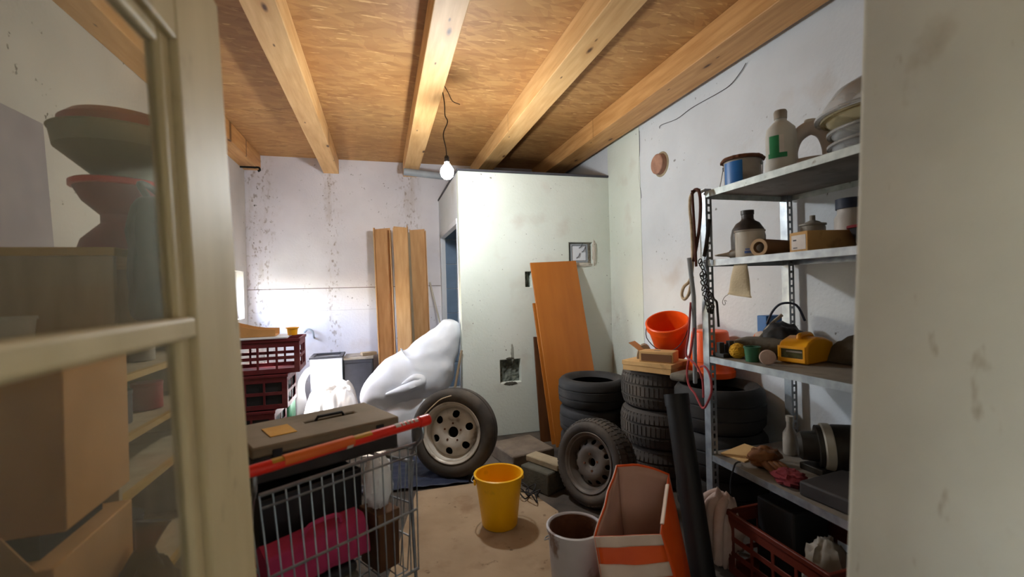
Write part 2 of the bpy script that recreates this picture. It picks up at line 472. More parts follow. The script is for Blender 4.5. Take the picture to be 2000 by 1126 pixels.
def blob(mb, c, rad, k=.15, f=3.0, seed=0, n=28, m=18, flat=None, M=None):
    vs, fs = [], []
    rings = []
    for i in range(1, m):
        ph = pi*i/m
        ring = []
        for j in range(n):
            th = 2*pi*j/n
            d = Vector((sin(ph)*cos(th), sin(ph)*sin(th), cos(ph)))
            s = 1 + k*noise.noise(d*f + Vector((seed, seed*1.7, 0))) + k*.5*noise.noise(d*f*2.6 + Vector((0, seed, 3)))
            p = Vector((c[0]+d.x*rad[0]*s, c[1]+d.y*rad[1]*s, c[2]+d.z*rad[2]*s))
            if flat is not None and p.z < flat: p.z = flat
            ring.append(p)
        rings.append(ring)
    mb.loft(rings[::-1], True, True, M=M)
    return mb

# ================================================================== THE ROOM
XL, XR, YB, ZC = -1.45, 2.26, 5.65, 2.97
struct(MB().box(-40, 40, -40, 40, -.4, -.3).build('ground', 'ground', smooth=0))
struct(MB().box(XL-.25, XR+.25, -.4, YB+.2, -.2, 0).build('floor', 'concrete', smooth=0))
# left wall with the window opening
wl = struct(MB().holed((-.3, YB+.2), (-.2, 3.15), [(4.25, 5.52, 1.15, 1.66)], .25, T(XL, 0, 0) @ RZ(pi/2)).build('wall_left', 'plaster_left', smooth=0))
struct(MB().box(XR, XR+.25, -.4, YB+.2, -.2, 3.15).build('wall_right', 'plaster_white', smooth=0))
wr = [o for o in COL.objects if o.name == 'wall_right'][0]
MB().box(XR-.004, XR, 3.58, 4.17, 0, ZC).build('cream_strip', 'plaster_cream', wr, smooth=0)  # thin cream strip on the right wall next to the partition
wb = struct(MB().box(XL, XR, YB+.012, YB+.25, -.2, 3.15).build('wall_back', 'rust', smooth=0))
for z0, z1 in ((0, 1.199), (1.2, 1.457), (1.463, ZC+.01)):
    MB().box(XL, XR, YB, YB+.012, z0, z1).build('panel', 'plaster_back', wb, smooth=0, bevel=.0015, seg=1)
# front wall round the doorway the camera looks through; the right hand side is a thick battered pier
struct(MB().box(-3.2, -.42, -.3, 0, -.2, 3.15).box(-.42, 1.35, -.3, 0, 2.35, 3.15).build('wall_front', 'plaster_left', smooth=0))
pier = MB()
pier.add([(.83, -.4, 0), (XR, -.4, 0), (XR, .7, 0), (.829, .7, 0), (1.10, -.4, 3.1), (XR, -.4, 3.1), (XR, .7, 3.1), (1.062, .7, 3.1)],
         [(0,3,2,1),(4,5,6,7),(0,1,5,4),(1,2,6,5),(2,3,7,6),(3,0,4,7)])
struct(pier.build('wall_front_right', 'pier_paint', smooth=0, bevel=.012, seg=3))
# unseen enclosure added behind the camera to dim doorway daylight, open on its left
struct(MB().box(-3.2, 3.2, -3.2, -.4, -.2, 0).build('floor_light_blocker', 'concrete', smooth=0))
struct(MB().box(-3.2, 3.2, -3.2, -2.9, 0, 2.7).build('wall_light_blocker_back', 'plaster_left', smooth=0))
struct(MB().box(2.9, 3.2, -2.9, -.4, 0, 2.7).build('wall_light_blocker_right', 'plaster_left', smooth=0))
struct(MB().box(-3.2, 3.2, -3.2, -.4, 2.7, 2.9).build('ceiling_light_blocker', 'plaster_left', smooth=0))
struct(MB().holed((-3.2, -.3), (0, 2.7), [(-2.35, -.85, .35, 2.1)], .2, T(-3.2, 0, 0) @ RZ(pi/2)).build('wall_light_blocker_left', 'plaster_left', smooth=0))  # opening sized to set how much daylight the added enclosure lets through
# ceiling: a slab with OSB sheets under it
ce = struct(MB().box(XL-.25, XR+.25, -.4, YB+.25, ZC+.016, 3.2).build('ceiling', 'dark_grey', smooth=0))
for x0, x1 in ((XL, .355), (.36, XR)):
    for y0, y1 in ((-.3, 1.85), (1.853, 4.28), (4.285, YB)):
        MB().box(x0, x1, y0, y1, ZC, ZC+.015).build('osb_panel', 'osb', ce, smooth=0)
BEAM = ((-1.45, -1.28, 'pine_dark', 'pine ceiling beam running along the left wall'),
        (-.625, -.455, 'pine', 'second pine ceiling beam from the left, with dark knots'),
        (.275, .445, 'pine', 'pine ceiling beam that the bulb cord hangs from'),
        (1.11, 1.29, 'pine', 'knotty pine ceiling beam ending above the cream partition'),
        (1.94, 2.19, 'pine_dark', 'pine ceiling beam running beside the right wall'))
for x0, x1, m, lab in BEAM:
    bm = MB()
    ring = []
    for k in range(13):
        y = -.0 + (YB)*k/12
        j = .004*noise.noise(Vector((x0*3, y*1.3, 0)))
        ring.append([(x0-x0+j, y, -.085), (x1-x0+j, y, -.085), (x1-x0+j, y, .085), (j, y, .085)])
    bm.loft(ring)
    tag(bm.build('ceiling_beam', m, smooth=0, bevel=.005, loc=(x0, 0, ZC-.0855)), lab, 'beam')

# closet: cream partition with three openings, side wall with a doorway, lid
HOL = [(1.06, 1.265, .50, .72), (1.80, 2.06, 1.63, 1.846), (1.335, 1.40, 1.41, 1.56)]
pt = struct(MB().holed((.70, XR), (0, 2.51), HOL, .09, T(0, 4.166, 0)).build('wall_partition', 'plaster_cream', smooth=0, bevel=.004, seg=1))
ps = struct(MB().holed((4.256, YB), (0, 2.51), [(4.30, 5.46, -.1, 2.03)], .045, T(.745, 0, 0) @ RZ(pi/2)).build('wall_closet', 'plaster_white', smooth=0))
struct(MB().box(.69, XR, 4.158, YB, 2.512, 2.53).build('trim_1', 'dark_grey', smooth=0))
struct(MB().box(.70, .72, 4.285, 4.30, 0, 2.03, T(-.004, 0, 0)).box(.69, .70, 5.46, 5.52, 0, 2.08).box(.69, .70, 4.27, 5.52, 2.03, 2.08).build('trim_2', 'white_paint', smooth=0))
wt = struct(MB().box(.745, XR, YB-.03, YB-.008, 0, 2.4).build('wall_tiled', 'grout', smooth=0))
tb = None
for i in range(2):
    for j in range(7):
        x0, z0 = .748+i*.152, .215+j*.304-.01
        if tb is None:
            tb = MB().box(0, .147, -.012, 0, 0, .298).build('tile', 'tile_blue', wt, smooth=0, bevel=.003, seg=1); t_ = tb
        else:
            t_ = tb.copy(); COL.objects.link(t_); t_.parent = wt
        t_.location = (x0, YB-.03, z0)
# rough backs of the two knocked-out sockets, and a junction box
def socket(name, label, c, m, boxm=None):
    x0, x1, z0, z1 = c
    t = thing(name, label, 'socket', ((x0+x1)/2, 4.20, z0))
    w, h = (x1-x0)/2, z1-z0
    g = MB(); N = 10
    vs = [(-w*.99+2*w*.99*i/N, .03+.016*noise.noise(Vector((i*.8, j*.8, x0*5))), h*.004+h*.992*j/N) for j in range(N+1) for i in range(N+1)]
    g.add(vs, [(j*(N+1)+i, j*(N+1)+i+1, (j+1)*(N+1)+i+1, (j+1)*(N+1)+i) for j in range(N) for i in range(N)])
    g.build('cavity', m, t, smooth=0, solid=.005)
    return t, w, h
socket('wall_socket', 'dark rough knocked-out square hole low in the cream partition', HOL[0], 'hole_dark')
t, w, h = socket('junction_box', 'pale junction box set in a square hole above the orange board', HOL[1], 'mug_white')
MB().holed((-.105, .085), (.015, h-.015), [(-.09, .07, .03, h-.03)], .03, T(0, -.015, 0)).build('box_frame', 'pipe_grey', t, bevel=.002)
MB().box(-.086, .066, -.006, .0, .034, h-.034).build('cover', 'white_paint', t, bevel=.003)
for x, z in ((-.04, .06), (.02, .12), (-.01, .16)):
    MB().tube([(x, -.008, z), (x+.02, -.016, z+.015), (x+.04, -.01, z+.05)], .0035, 6, smooth=4).build('wire_end', 'dark_grey', t)
socket('wall_socket', 'dark slot in the partition half hidden by the top of the orange board', HOL[2], 'hole_dark')
# ragged plaster broken away round the holes
for x, z, s in ((1.16, .49, .8), (1.16, .73, .5)):
    g = MB(); blob(g, (0, 0, 0), (.075*s, .004, .02*s), .5, 3, int(x*9+z*7))
    g.build('plaster_patch', 'block_grey', pt, loc=(x, 4.165, z))
for x, z, a in ((2.075, 1.74, 0), (1.93, 1.622, pi/2)):
    g = MB(); blob(g, (0, 0, 0), (.02, .012, .11), .5, 4, 3)
    g.build('plaster_patch', 'mug_white', pt, loc=(x, 4.163, z), rot=(0, a, 0))

g = MB(); blob(g, (0, 0, 0), (.014, .0018, .075), .5, 3, 4); g.build('soot_streak', 'soot', pt, loc=(1.185, 4.1655, .785))
# window in the left wall
w1 = struct(MB().holed((4.25, 5.52), (1.15, 1.66), [(4.30, 4.86, 1.20, 1.61), (4.91, 5.47, 1.20, 1.61)], .05, T(XL-.14, 0, 0) @ RZ(pi/2)).build('window_1', 'white_paint', smooth=0, bevel=.004))
for y0, y1 in ((4.295, 4.865), (4.905, 5.475)):
    MB().box(XL-.168, XL-.164, y0, y1, 1.195, 1.615).build('pane', 'pane_clear', w1, smooth=0)

# glazed door leaf standing open at the left
dl = thing('door_1', 'cream', 'door'); del dl['label']; del dl['category']
dl['kind'] = 'structure'
dl.location = (-.275, .06, 1.40); dl.rotation_euler = (0, R(-2.2), 0)
def dbox(y0, y1, z0, z1, x0=-.042, x1=0): return MB().box(x0, x1, y0, y1, z0-1.4, z1-1.4)
dbox(.735, .945, .03, 1.97).build('stile', 'door_paint', dl, bevel=.004)
dbox(0, .11, .03, 1.97).build('stile', 'door_paint', dl, bevel=.004)
dbox(.11, .735, 1.79, 1.97).build('rail', 'door_paint', dl, bevel=.004)
dbox(.11, .735, 1.338, 1.370).build('muntin', 'door_paint', dl, bevel=.006)
dbox(.11, .735, .03, .30).build('rail', 'door_paint', dl, bevel=.004)
for y0, y1, z0, z1 in ((.697, .735, .30, 1.79), (.11, .14, .30, 1.79), (.14, .697, 1.765, 1.79), (.14, .697, .30, .325)):
    dbox(y0, y1, z0, z1, -.030, -.010).build('bead', 'door_paint', dl, bevel=.006)
for z0, z1 in ((.325, 1.338), (1.370, 1.765)):
    dbox(.14, .697, z0, z1, -.021, -.018).build('pane', 'pane_dusty', dl, smooth=0)

# ================================================================== HELD ON THE WALLS AND CEILING
def lamp():
    t = thing('hanging_bulb', 'bare glowing light bulb hanging on a thin cord from the ceiling', 'lamp', (.477, 3.3, 2.262))
    k = lambda p: (p[0]*.9167, 3.3, 1.4+(p[1]-1.4)*.9167)
    MB().tube(rel([(.447, 3.3, 2.925)]+[k(p) for p in ((.513, 2.899), (.515, 2.797), (.534, 2.745), (.498, 2.644), (.516, 2.531), (.519, 2.45))], t.location), .004, 6, smooth=5).build('cord', 'cord_dark', t)
    MB().tube(rel([(.447, 3.3, 2.94), (.50, 3.3, 2.85), (.53, 3.3, 2.79), (.585, 3.3, 2.77)], t.location), .003, 5, smooth=4).build('loose_wire', 'cord_dark', t)
    MB().lathe([(.0, .125), (.012, .122), (.018, .11), (.019, .075), (.0, .075)], 16).build('socket', 'charcoal', t)
    MB().lathe([(.0, -.052), (.022, -.047), (.042, -.028), (.050, .0), (.046, .024), (.030, .048), (.017, .066), (.017, .08), (0, .08)], 24).build('bulb', 'bulb_glass', t)
    l = bpy.data.lights.new('bulb_light', 'POINT'); l.energy = 34; l.shadow_soft_size = .05; l.color = (.93, .98, 1.0)
    o = bpy.data.objects.new('bulb_light', l); COL.objects.link(o); o.parent = t; o.location = (0, 0, -.11)
lamp()
g = MB(); g.lathe([(.034, 0), (.04, 0), (.04, .45), (.034, .45)], 20, closed=True)
tag(g.build('drain_pipe', 'pipe_grey', loc=(.262, 5.2, 2.745), rot=Vector((.423, 0, -.03)).to_track_quat('Z', 'Y').to_euler()), 'short grey plastic pipe lying under the ceiling behind the bulb', 'pipe')
t = thing('beam_hook', 'rusty iron hook sticking out of the end of the leftmost beam', 'hook', (-1.365, 5.40, 2.79))
MB().box(-.06, .09, -.012, .012, -.03, -.012).build('strap', 'hub_black', t, bevel=.003)
MB().tube([(.09, 0, -.02), (.12, 0, -.02), (.13, 0, -.045), (.11, 0, -.06)], .011, 8, smooth=3).build('hook_end', 'hub_black', t)
t = thing('wall_plug', 'round brown plug in the upper right wall', 'plug', (XR, 3.26, 2.402), )
MB().lathe([(0, .05), (.075, .05), (.082, .044), (.086, 0), (0, 0)], 28, RY(-pi/2)).build('stopper', 'cork', t)
MB().lathe([(.086, .006), (.1, .004), (.104, 0), (.086, 0)], 28, RY(-pi/2), closed=True).build('ring', 'block_cream', t)
def strand(name, label, cat, pts, r, m, n=6, sm=6, group=None):
    o = MB().tube(rel(pts, pts[0]), r, n, smooth=sm).build(name, m, loc=pts[0])
    return tag(o, label, cat, group)
strand('cable', 'thin dark cable sagging along the top of the right wall', 'cable', [(2.252,)+p for p in ((3.26, 2.70), (3.235, 2.72), (3.033, 2.696), (2.849, 2.712), (2.582, 2.706), (2.463, 2.713), (2.372, 2.755), (2.328, 2.79))], .0024, 'dark_grey')
strand('cable', 'hairline vertical crack down the right wall beside the round plug', 'cable', [(2.257,)+p for p in ((3.57, 2.79), (3.572, 2.628), (3.60, 2.405), (3.567, 2.212), (3.57, 2.18))], .0016, 'dark_grey')  # crack in the wall drawn as a thin raised strand
t = thing('wall_hook', 'small bent pipe on the back wall right of the crates', 'hook', (-.77, YB, .95))
MB().tube([(-.10, -.02, .01), (-.06, -.06, .045), (-.01, -.06, .02), (0, -.05, -.05), (0, -.005, -.06)], .011, 8, smooth=4).build('bent_pipe', 'pipe_grey', t)

# ================================================================== BACK OF THE ROOM
# three folded cardboard profiles leaning on the back wall
def channel(name, label, x, wd, h, lean, depth, yb, seed, torn=0, rz=0, tx=0):
    t = thing(name, label, 'cardboard', (x, yb, 0), rz)
    prof = [(0, -depth), (.0, 0), (wd, 0), (wd, -depth)]
    sg = -1 if rz > 2 else 1
    def strip(p0, p1, nm, k):
        g = MB(); N = 14
        d = (Vector(p1)-Vector(p0)).normalized(); nrm = Vector((-d.y, d.x))*.009
        rings = []
        for i in range(N+1):
            z = h*i/N
            if i == N: z += .02*k
            q = Vector((tx*z, sg*lean*z))
            rings.append([(p0[0]+q.x, p0[1]+q.y, z), (p1[0]+q.x, p1[1]+q.y, z+(.015 if i == N else 0)), (p1[0]+q.x+nrm.x, p1[1]+q.y+nrm.y, z), (p0[0]+q.x+nrm.x, p0[1]+q.y+nrm.y, z)])
        g.loft(rings).build(nm, 'cardboard', t, smooth=0)
    strip(prof[1], prof[2], 'web', seed % 2)
    strip(prof[0], prof[1], 'flange', 1)
    strip(prof[2], prof[3], 'flange', 0)
    return t
channel('cardboard_profile', 'leftmost folded tan cardboard profile leaning on the back wall', -.03, .17, 2.11, .03, .12, 5.40, 1, rz=-.1, tx=-.02)
channel('cardboard_profile', 'middle folded tan cardboard profile leaning on the back wall', .315, .145, 2.13, .04, -.0+.12, 5.21, 2, rz=pi-.12, tx=.02)
channel('cardboard_profile', 'rightmost folded tan cardboard profile with a dark slit', .355, .17, 2.10, .03, .06, 5.38, 3, tx=-.012)
o = MB().box(-.02, .02, -.03, .03, 0, 2.08).build('cardboard_strip', 'cardboard_dusty', loc=(.338, 5.30, 0), rot=(R(-1.7), R(-1), 0), bevel=.003)
tag(o, 'narrow brown batten standing between the middle and right cardboard profiles', 'batten')
strand('stick', 'thin pale stick leaning on the back wall beside the closet doorway', 'stick', [(.675, 5.2, 0), (.66, 5.28, .9), (.565, 5.62, 1.50)], .011, 'mug_white', 8, 1)
strand('stick', 'thin wooden stick standing behind the white sack', 'stick', [(.50, 3.98, .0), (.609, 4.08, .51), (.69, 4.14, .84)], .012, 'cardboard_dusty', 8, 1)

# white cabinet, dark low cupboard and things on them
t = thing('cabinet', 'small white cabinet with a dusty open top by the back wall', 'cabinet', (-.60, 5.38, 0))
MB().box(-.16, .16, -.17, -.158, 0, .70).build('front', 'white_paint', t, bevel=.003)
MB().box(-.16, -.148, -.157, .17, 0, .70).box(.148, .16, -.157, .17, 0, .70).box(-.148, .148, .158, .17, 0, .70).build('body', 'white_paint', t, bevel=.003)
MB().box(-.148, .148, -.157, .158, .62, .635).build('tray', 'cardboard_dusty', t)
MB().holed((-.17, .17), (-.18, .18), [(-.13, .13, -.14, .14)], .02, T(0, 0, .72) @ RX(-pi/2)).build('rim', 'dark_grey', t, bevel=.003)
tag(blob(MB(), (0, 0, .03), (.05, .04, .03), .3, 3, 2).build('rag', 'white_sheet', loc=(-.58, 5.32, .636)), 'crumpled white rag in the top of the white cabinet', 'rag')
t = thing('low_cupboard', 'dark grey low cupboard right of the white cabinet', 'cupboard', (-.255, 5.43, 0))
MB().box(-.17, .13, -.16, .2, 0, .66).build('body', 'dark_grey', t, bevel=.004)
MB().box(-.175, .14, -.17, .2, .66, .685).build('top', 'can_grey', t, bevel=.004)
MB().box(-.16, .12, -.172, -.16, .06, .62).build('door', 'dark_grey', t, bevel=.003)
MB().cyl((.09, -.172, .4), (.09, -.2, .4), .012, n=12).build('knob', 'charcoal', t)
tag(MB().box(-.08, .08, -.05, .05, 0, .035).build('plank', 'cardboard_dusty', loc=(-.17, 5.40, .685), rot=(0, 0, .3), bevel=.003), 'short dusty plank lying on the dark low cupboard', 'plank')

# sacks of white plastic
t = thing('plastic_sack', 'big white plastic sack slumped against the closet doorway', 'sack', (.25, 4.35, 0))
g = MB()
g.tube([(-.42, -.08, .36), (-.34, -.04, .43), (-.14, 0, .53), (.08, 0, .62), (.22, 0, .80), (.33, -.03, .97), (.37, -.05, 1.08), (.38, -.055, 1.115)], [.05, .17, .26, .29, .23, .14, .09, .03], 40, smooth=6, wob=.10)
g.build('bag', 'white_plastic_bag', t, smooth=60)
g = MB(); g.tube([(-.24, -.24, .50), (-.10, -.285, .54), (.02, -.30, .58), (.06, -.29, .61), (.0, -.28, .63), (-.1, -.26, .58)], [.015, .04, .05, .045, .04, .015], 10, smooth=5, wob=.2)
g.build('fold', 'white_plastic_bag', t, smooth=60)
g = MB(); blob(g, (.02, -.0, .2), (.35, .30, .34), .12, 2.4, 5, flat=0)
g.build('bag_foot', 'white_plastic_bag', t, smooth=60)
def drape(w, d, N, f):
    g = MB()
    vs = [(w*(i/N-.5), d*(j/N-.5), f(i/N-.5, j/N-.5)) for j in range(N+1) for i in range(N+1)]
    g.add(vs, [(j*(N+1)+i, j*(N+1)+i+1, (j+1)*(N+1)+i+1, (j+1)*(N+1)+i) for j in range(N) for i in range(N)])
    return g
def heap(u, v):
    d = max(abs(u), abs(v))*2
    return max(0.004, .50*(1-d**6) + .05*noise.noise(Vector((u*6, v*6, 1))) + .03*noise.noise(Vector((u*14, v*14, 4))))
tag(drape(.52, .95, 40, heap).build('plastic_sheet', 'white_sheet', loc=(-.49, 4.63, 0), rot=(0, 0, .06), solid=.004, smooth=60), 'crumpled white plastic sheet over a heap in the bright back corner', 'sheet')
tag(MB().tube([(0, 0, 0), (.01, .02, .22), (.0, .06, .42), (.05, .1, .55), (.1, .1, .60)], [.06, .055, .045, .04, .02], 10, smooth=4, wob=.25, sq=.4).build('sunlit_strip', 'white_sheet', loc=(-.84, 5.06, .02), smooth=60), 'white strip standing in for the sunlit front corner of the white cabinet', 'plastic')  # white shape takes the place of sunlight on the cabinet corner

# maroon crates
def crate(name, label, loc, rz, sx, sy, h, m, group=None, rows=2):
    t = thing(name, label, 'crate', loc, rz, group)
    def holes(w):
        H = []; n = max(2, int(w/.13))
        for r in range(rows):
            z0 = h*(.14+.72*r/rows); z1 = z0+h*.72/rows-.025
            for k in range(n):
                c = -w/2+.03+(w-.06)*k/n
                H.append((c+.008, c+(w-.06)/n-.008, z0, z1))
        return H
    def side(w, M): MB().holed((-w/2, w/2), (0, h-.022), holes(w), .006, M).build('side_panel', m, t, bevel=.0015, seg=1)
    side(sx, T(0, -sy/2, 0)); side(sx, T(0, sy/2-.006, 0))
    side(sy-.014, T(-sx/2+.006, 0, 0) @ RZ(pi/2)); side(sy-.014, T(sx/2, 0, 0) @ RZ(pi/2))
    MB().box(-sx/2+.004, sx/2-.004, -sy/2+.007, sy/2-.007, 0, .006).build('base', m, t)
    MB().holed((-sx/2-.008, sx/2+.008), (-sy/2-.008, sy/2+.008), [(-sx/2+.008, sx/2-.008, -sy/2+.008, sy/2-.008)], .022, T(0, 0, h) @ RX(-pi/2)).build('rim', m, t, bevel=.003)
    return t
cl = ['maroon plastic crate at the bottom of the stack left of the white cabinet', 'maroon crate second from the bottom of the stack by the left wall',
      'maroon crate third from the bottom of the stack by the left wall', 'topmost maroon crate of the stack, with cardboard on it']
for i, dx in enumerate((-.16, -.13, -.05, .03)):
    c_ = crate('plastic_crate', cl[i], (-.96+dx, 3.95+.02*i, .265*i), R(-4+2*i), .58, .38, .262, 'maroon_plastic', 'maroon crates stacked by the left wall')
    if i < 3: MB().box(-.275, .275, -.178, .178, .008, .215).build('dark_filling', 'charcoal', c_, bevel=.01)
o = MB().box(-.26, .25, -.16, .16, 0, .012).build('white_board', 'white_paint', loc=(-.97, 3.96, 1.062), rot=(0, 0, R(3)), bevel=.003); tag(o, 'flat white board lying on the topmost maroon crate', 'board')
t = thing('cardboard_box', 'torn open orange-brown cardboard box on top of the maroon crates', 'box', (-1.02, 4.0, 1.076), R(4))
for M_, nm in ((T(0, -.12, 0), 'front_flap'), (T(0, .12, 0), 'back_flap')):
    g = MB(); pr = [(-.2, 0), (.2, 0), (.2, .05), (.1, .055), (.02, .07), (-.08, .10), (-.14, .125), (-.2, .12)]
    g.loft([[(x, -.002, z) for x, z in pr], [(x, .002, z) for x, z in pr]], M=M_); g.build(nm, 'cardboard_plain', t, smooth=0)
MB().box(-.2, .2, -.117, .117, 0, .004).build('bottom', 'cardboard_plain', t)
MB().box(-.204, -.2, -.117, .117, .004, .12).build('side', 'cardboard_plain', t)
t = thing('yellow_clip', 'small yellow plastic pot on the corner of the maroon crate', 'pot', (-.70, 3.95, 1.076))
MB().lathe([(0, 0), (.035, 0), (.042, .06), (.038, .06), (.03, .006), (0, .006)], 20).build('pot', 'yellow_tool', t)
MB().lathe([(.041, .05), (.05, .053), (.05, .06), (.041, .06)], 20, closed=True).build('rim', 'yellow_tool', t)
t = thing('jerrycan', 'dark green jerrycan standing behind the maroon crates', 'jerrycan', (-.88, 4.42, 0))
MB().box(-.09, .09, -.12, .12, 0, .50).build('body', 'green_plastic', t, bevel=.03, seg=3)
MB().tube([(0, -.08, .49), (0, -.07, .55), (0, .05, .55), (0, .06, .49)], .013, 8).build('handle', 'green_plastic', t)
MB().cyl((0, .09, .49), (0, .09, .53), .025, n=16).build('cap', 'charcoal', t)

# ================================================================== SHOPPING CART
ang = math.atan2(.30, .47)
t = thing('shopping_cart', 'wire shopping cart with a red handle, loaded with a tool chest', 'cart', (-.097, 1.43, 0), ang)
MB().tube([(-.33, 0, .955), (.275, 0, .955)], .0155, 16).build('handle', 'red_plastic', t)
MB().tube([(-.20, -.0015, .958), (.0, -.0015, .958)], .0158, 16).build('handle_print', 'orange_red', t)
def arc(nm, m, x0, x1, a0, a1, r):
    A_ = [R(a0+(a1-a0)*i/8) for i in range(9)]
    MB().loft([[(x, r*cos(a), .955+r*sin(a)) for a in A_] for x in (x0, x1)], False, False, closed=False).build(nm, m, t)
arc('handle_print', 'yellow_label', -.23, .06, 75, 150, .0161)
arc('handle_print', 'paper_label', .145, .232, 70, 150, .0161)
for k in range(4): arc('handle_print', 'red_plastic', .165+.016*k, .170+.016*k, 70, 150, .0164)
arc('handle_print', 'paper_label', -.025, -.005, 180, 250, .0162)
for x in (-.33, .24):
    MB().cyl((x, 0, .955), (x+.045, 0, .955), .019, n=16).build('handle_end', 'red_plastic', t, bevel=.004)
for x in (-.27, .255):
    MB().tube([(x, 0, .945), (x, .0, .90), (x*.97, .05, .84), (x*.97, .06, .70), (x*.95, .03, .30), (x*.95, .0, .13)], .006, 8, smooth=3).build('upright', 'chrome_wire', t)
g = MB()
W0, W1, Y0, Y1 = .26, .19, .06, .84
for z0, z1, r in ((.80, .75, .006), (.66, .64, .003), (.55, .55, .003)):
    k = 1-(.80-z0)*.35
    q = [(-W0*k, Y0, z0), (-W1*k, Y1, z1), (W1*k, Y1, z1), (W0*k, Y0, z0)]
    g.tube(q, r, 6)
for i in range(22):
    f = i/21; y = Y0+(Y1-Y0)*f
    for s in (-1, 1):
        w = W0+(W1-W0)*f; zt = .80-.05*f; kb = .86
        g.tube([(s*w, y, zt), (s*w*kb, y, .44+.06*f)], .0022, 5)
for i in range(12):
    f = i/11-.5
    g.tube([(f*2*W1, Y1, .75), (f*2*W1*.86, Y1, .50), (f*2*W0*.86, Y0, .44)], .0022, 5)
for i in range(10):
    f = i/9; y = Y0+(Y1-Y0)*f; w = (W0+(W1-W0)*f)*.86
    g.tube([(-w, y, .44+.06*f), (w, y, .44+.06*f)], .0025, 5)
g.build('basket', 'chrome_wire', t)
g = MB()
for z, r in ((.875, .006), (.84, .0035), (.66, .004), (.47, .005)):
    k = 1-(.875-z)*.25
    g.tube([(-.25*k, .03-(.875-z)*.08, z), (.25*k, .03-(.875-z)*.08, z)], r, 6)
for i in range(16):
    f = (i/15-.5)*2
    g.tube([(f*.25, .03, .875), (f*.25*.9, -.002, .47)], .0024, 5)
g.build('back_flap', 'chrome_wire', t)
g = MB()
for s in (-1, 1): g.tube([(s*.25, .0, .13), (s*.2, .80, .13)], .011, 8)
g.tube([(-.25, 0, .13), (.25, 0, .13)], .009, 8); g.tube([(-.2, .8, .13), (.2, .8, .13)], .009, 8)
g.tube([(-.2, .8, .13), (-.17, .7, .30), (-.16, .72, .5)], .009, 8); g.tube([(.2, .8, .13), (.17, .7, .30), (.16, .72, .5)], .009, 8)
g.build('chassis', 'chrome_wire', t)
for x, y in ((-.25, 0), (.25, 0), (-.2, .8), (.2, .8)):
    c = MB().box(x-.016, x+.016, y-.02, y+.02, .055, .12).build('caster_fork', 'galvanised', t, bevel=.003)
    MB().cyl((x-.012, y, .052), (x+.012, y, .052), .052, n=24).build('caster_wheel', 'dark_grey', c)
def on_cart(x, y, z):
    c, s = cos(ang), sin(ang)
    return (-.097+x*c-y*s, 1.43+x*s+y*c, z)
# chest on the cart
t = thing('tool_chest', 'grey-brown tool chest with a yellow label resting across the shopping cart', 'chest', (-.16, 1.70, .800), R(25.5))
MB().box(-.27, .225, 0, .31, 0, .085).build('body', 'chest_dark', t, bevel=.008)
MB().holed((-.275, .23), (-.005, .315), [(-.06, .13, .17, .20)], .035, T(0, 0, .12) @ RX(-pi/2)).build('lid', 'chest_grey', t, bevel=.008)
MB().box(-.055, .125, .172, .198, .086, .09).build('recess', 'chest_dark', t)
MB().box(-.20, -.115, .08, .2, .1205, .1225).build('label', 'yellow_label', t)
for x in (-.2, .15):
    MB().box(x-.015, x+.015, -.012, -.004, .055, .105).build('latch', 'charcoal', t, bevel=.003)
MB().tube([(-.02, .185, .115), (-.01, .185, .13), (.08, .185, .13), (.09, .185, .115)], .006, 8).build('grip', 'charcoal', t)
# contents of the cart
t = thing('folded_blanket', 'dark grey folded blanket under the pink cloth bag in the shopping cart', 'blanket', on_cart(-.03, .13, .448), ang)
for k in range(3):
    MB().box(-.185+.004*k, .09-.005*k, -.055, .09, .034*k, .034*k+.032).build('fold', ('dark_grey', 'cloth_grey', 'charcoal')[k], t, bevel=.012, seg=3)
t = thing('pink_bag', 'pink cloth bag lying low inside the shopping cart', 'bag', on_cart(-.05, .125, .551), ang)
g = MB(); rings = []
for i in range(11):
    f = i/10; x = -.165+.30*f
    rings.append([(x+.006*sin(a*2), .058*abs(cos(a))**.5*(1 if cos(a) > 0 else -1)*(1+.12*noise.noise(Vector((f*5, cos(a), sin(a))))), .066+.064*abs(sin(a))**.5*(1 if sin(a) > 0 else -1)*(.92+.08*f)+.01*noise.noise(Vector((f*6, cos(a)*2, 3)))) for a in [2*pi*k/24 for k in range(24)]])
g.loft(rings).build('cloth', 'pink_cloth', t, smooth=60)
MB().tube([(-.06, -.02, .128), (-.04, -.03, .16), (.04, -.03, .16), (.06, -.02, .128)], .007, 6, smooth=3).build('strap', 'pink_cloth', t)
tag(blob(MB(), (0, 0, .09), (.05, .05, .09), .25, 4, 8, flat=0).build('white_bag', 'white_sheet', loc=on_cart(.165, .14, .655), rot=(0, 0, ang), smooth=60), 'small crumpled white bag in the right corner of the shopping cart', 'bag')
t = thing('brown_box', 'brown box under the white bag in the shopping cart', 'box', on_cart(.175, .14, .455), ang)
MB().box(-.04, .04, -.05, .07, 0, .19).build('box', 'panel_brown', t, bevel=.004)
MB().box(-.042, .042, -.052, .072, .15, .195).build('lid', 'box_inside', t, bevel=.003)
t = thing('black_tray', 'black plastic tray filling the middle of the shopping cart', 'tray', on_cart(-.01, .355, .50), ang)
MB().holed((-.17, .17), (-.12, .36), [(-.16, .16, -.11, .35)], .27, T(0, 0, .27) @ RX(-pi/2)).build('walls', 'charcoal', t, bevel=.004)
MB().box(-.16, .16, -.35+.0, .11, 0, .01, RZ(pi)).build('bottom', 'charcoal', t)

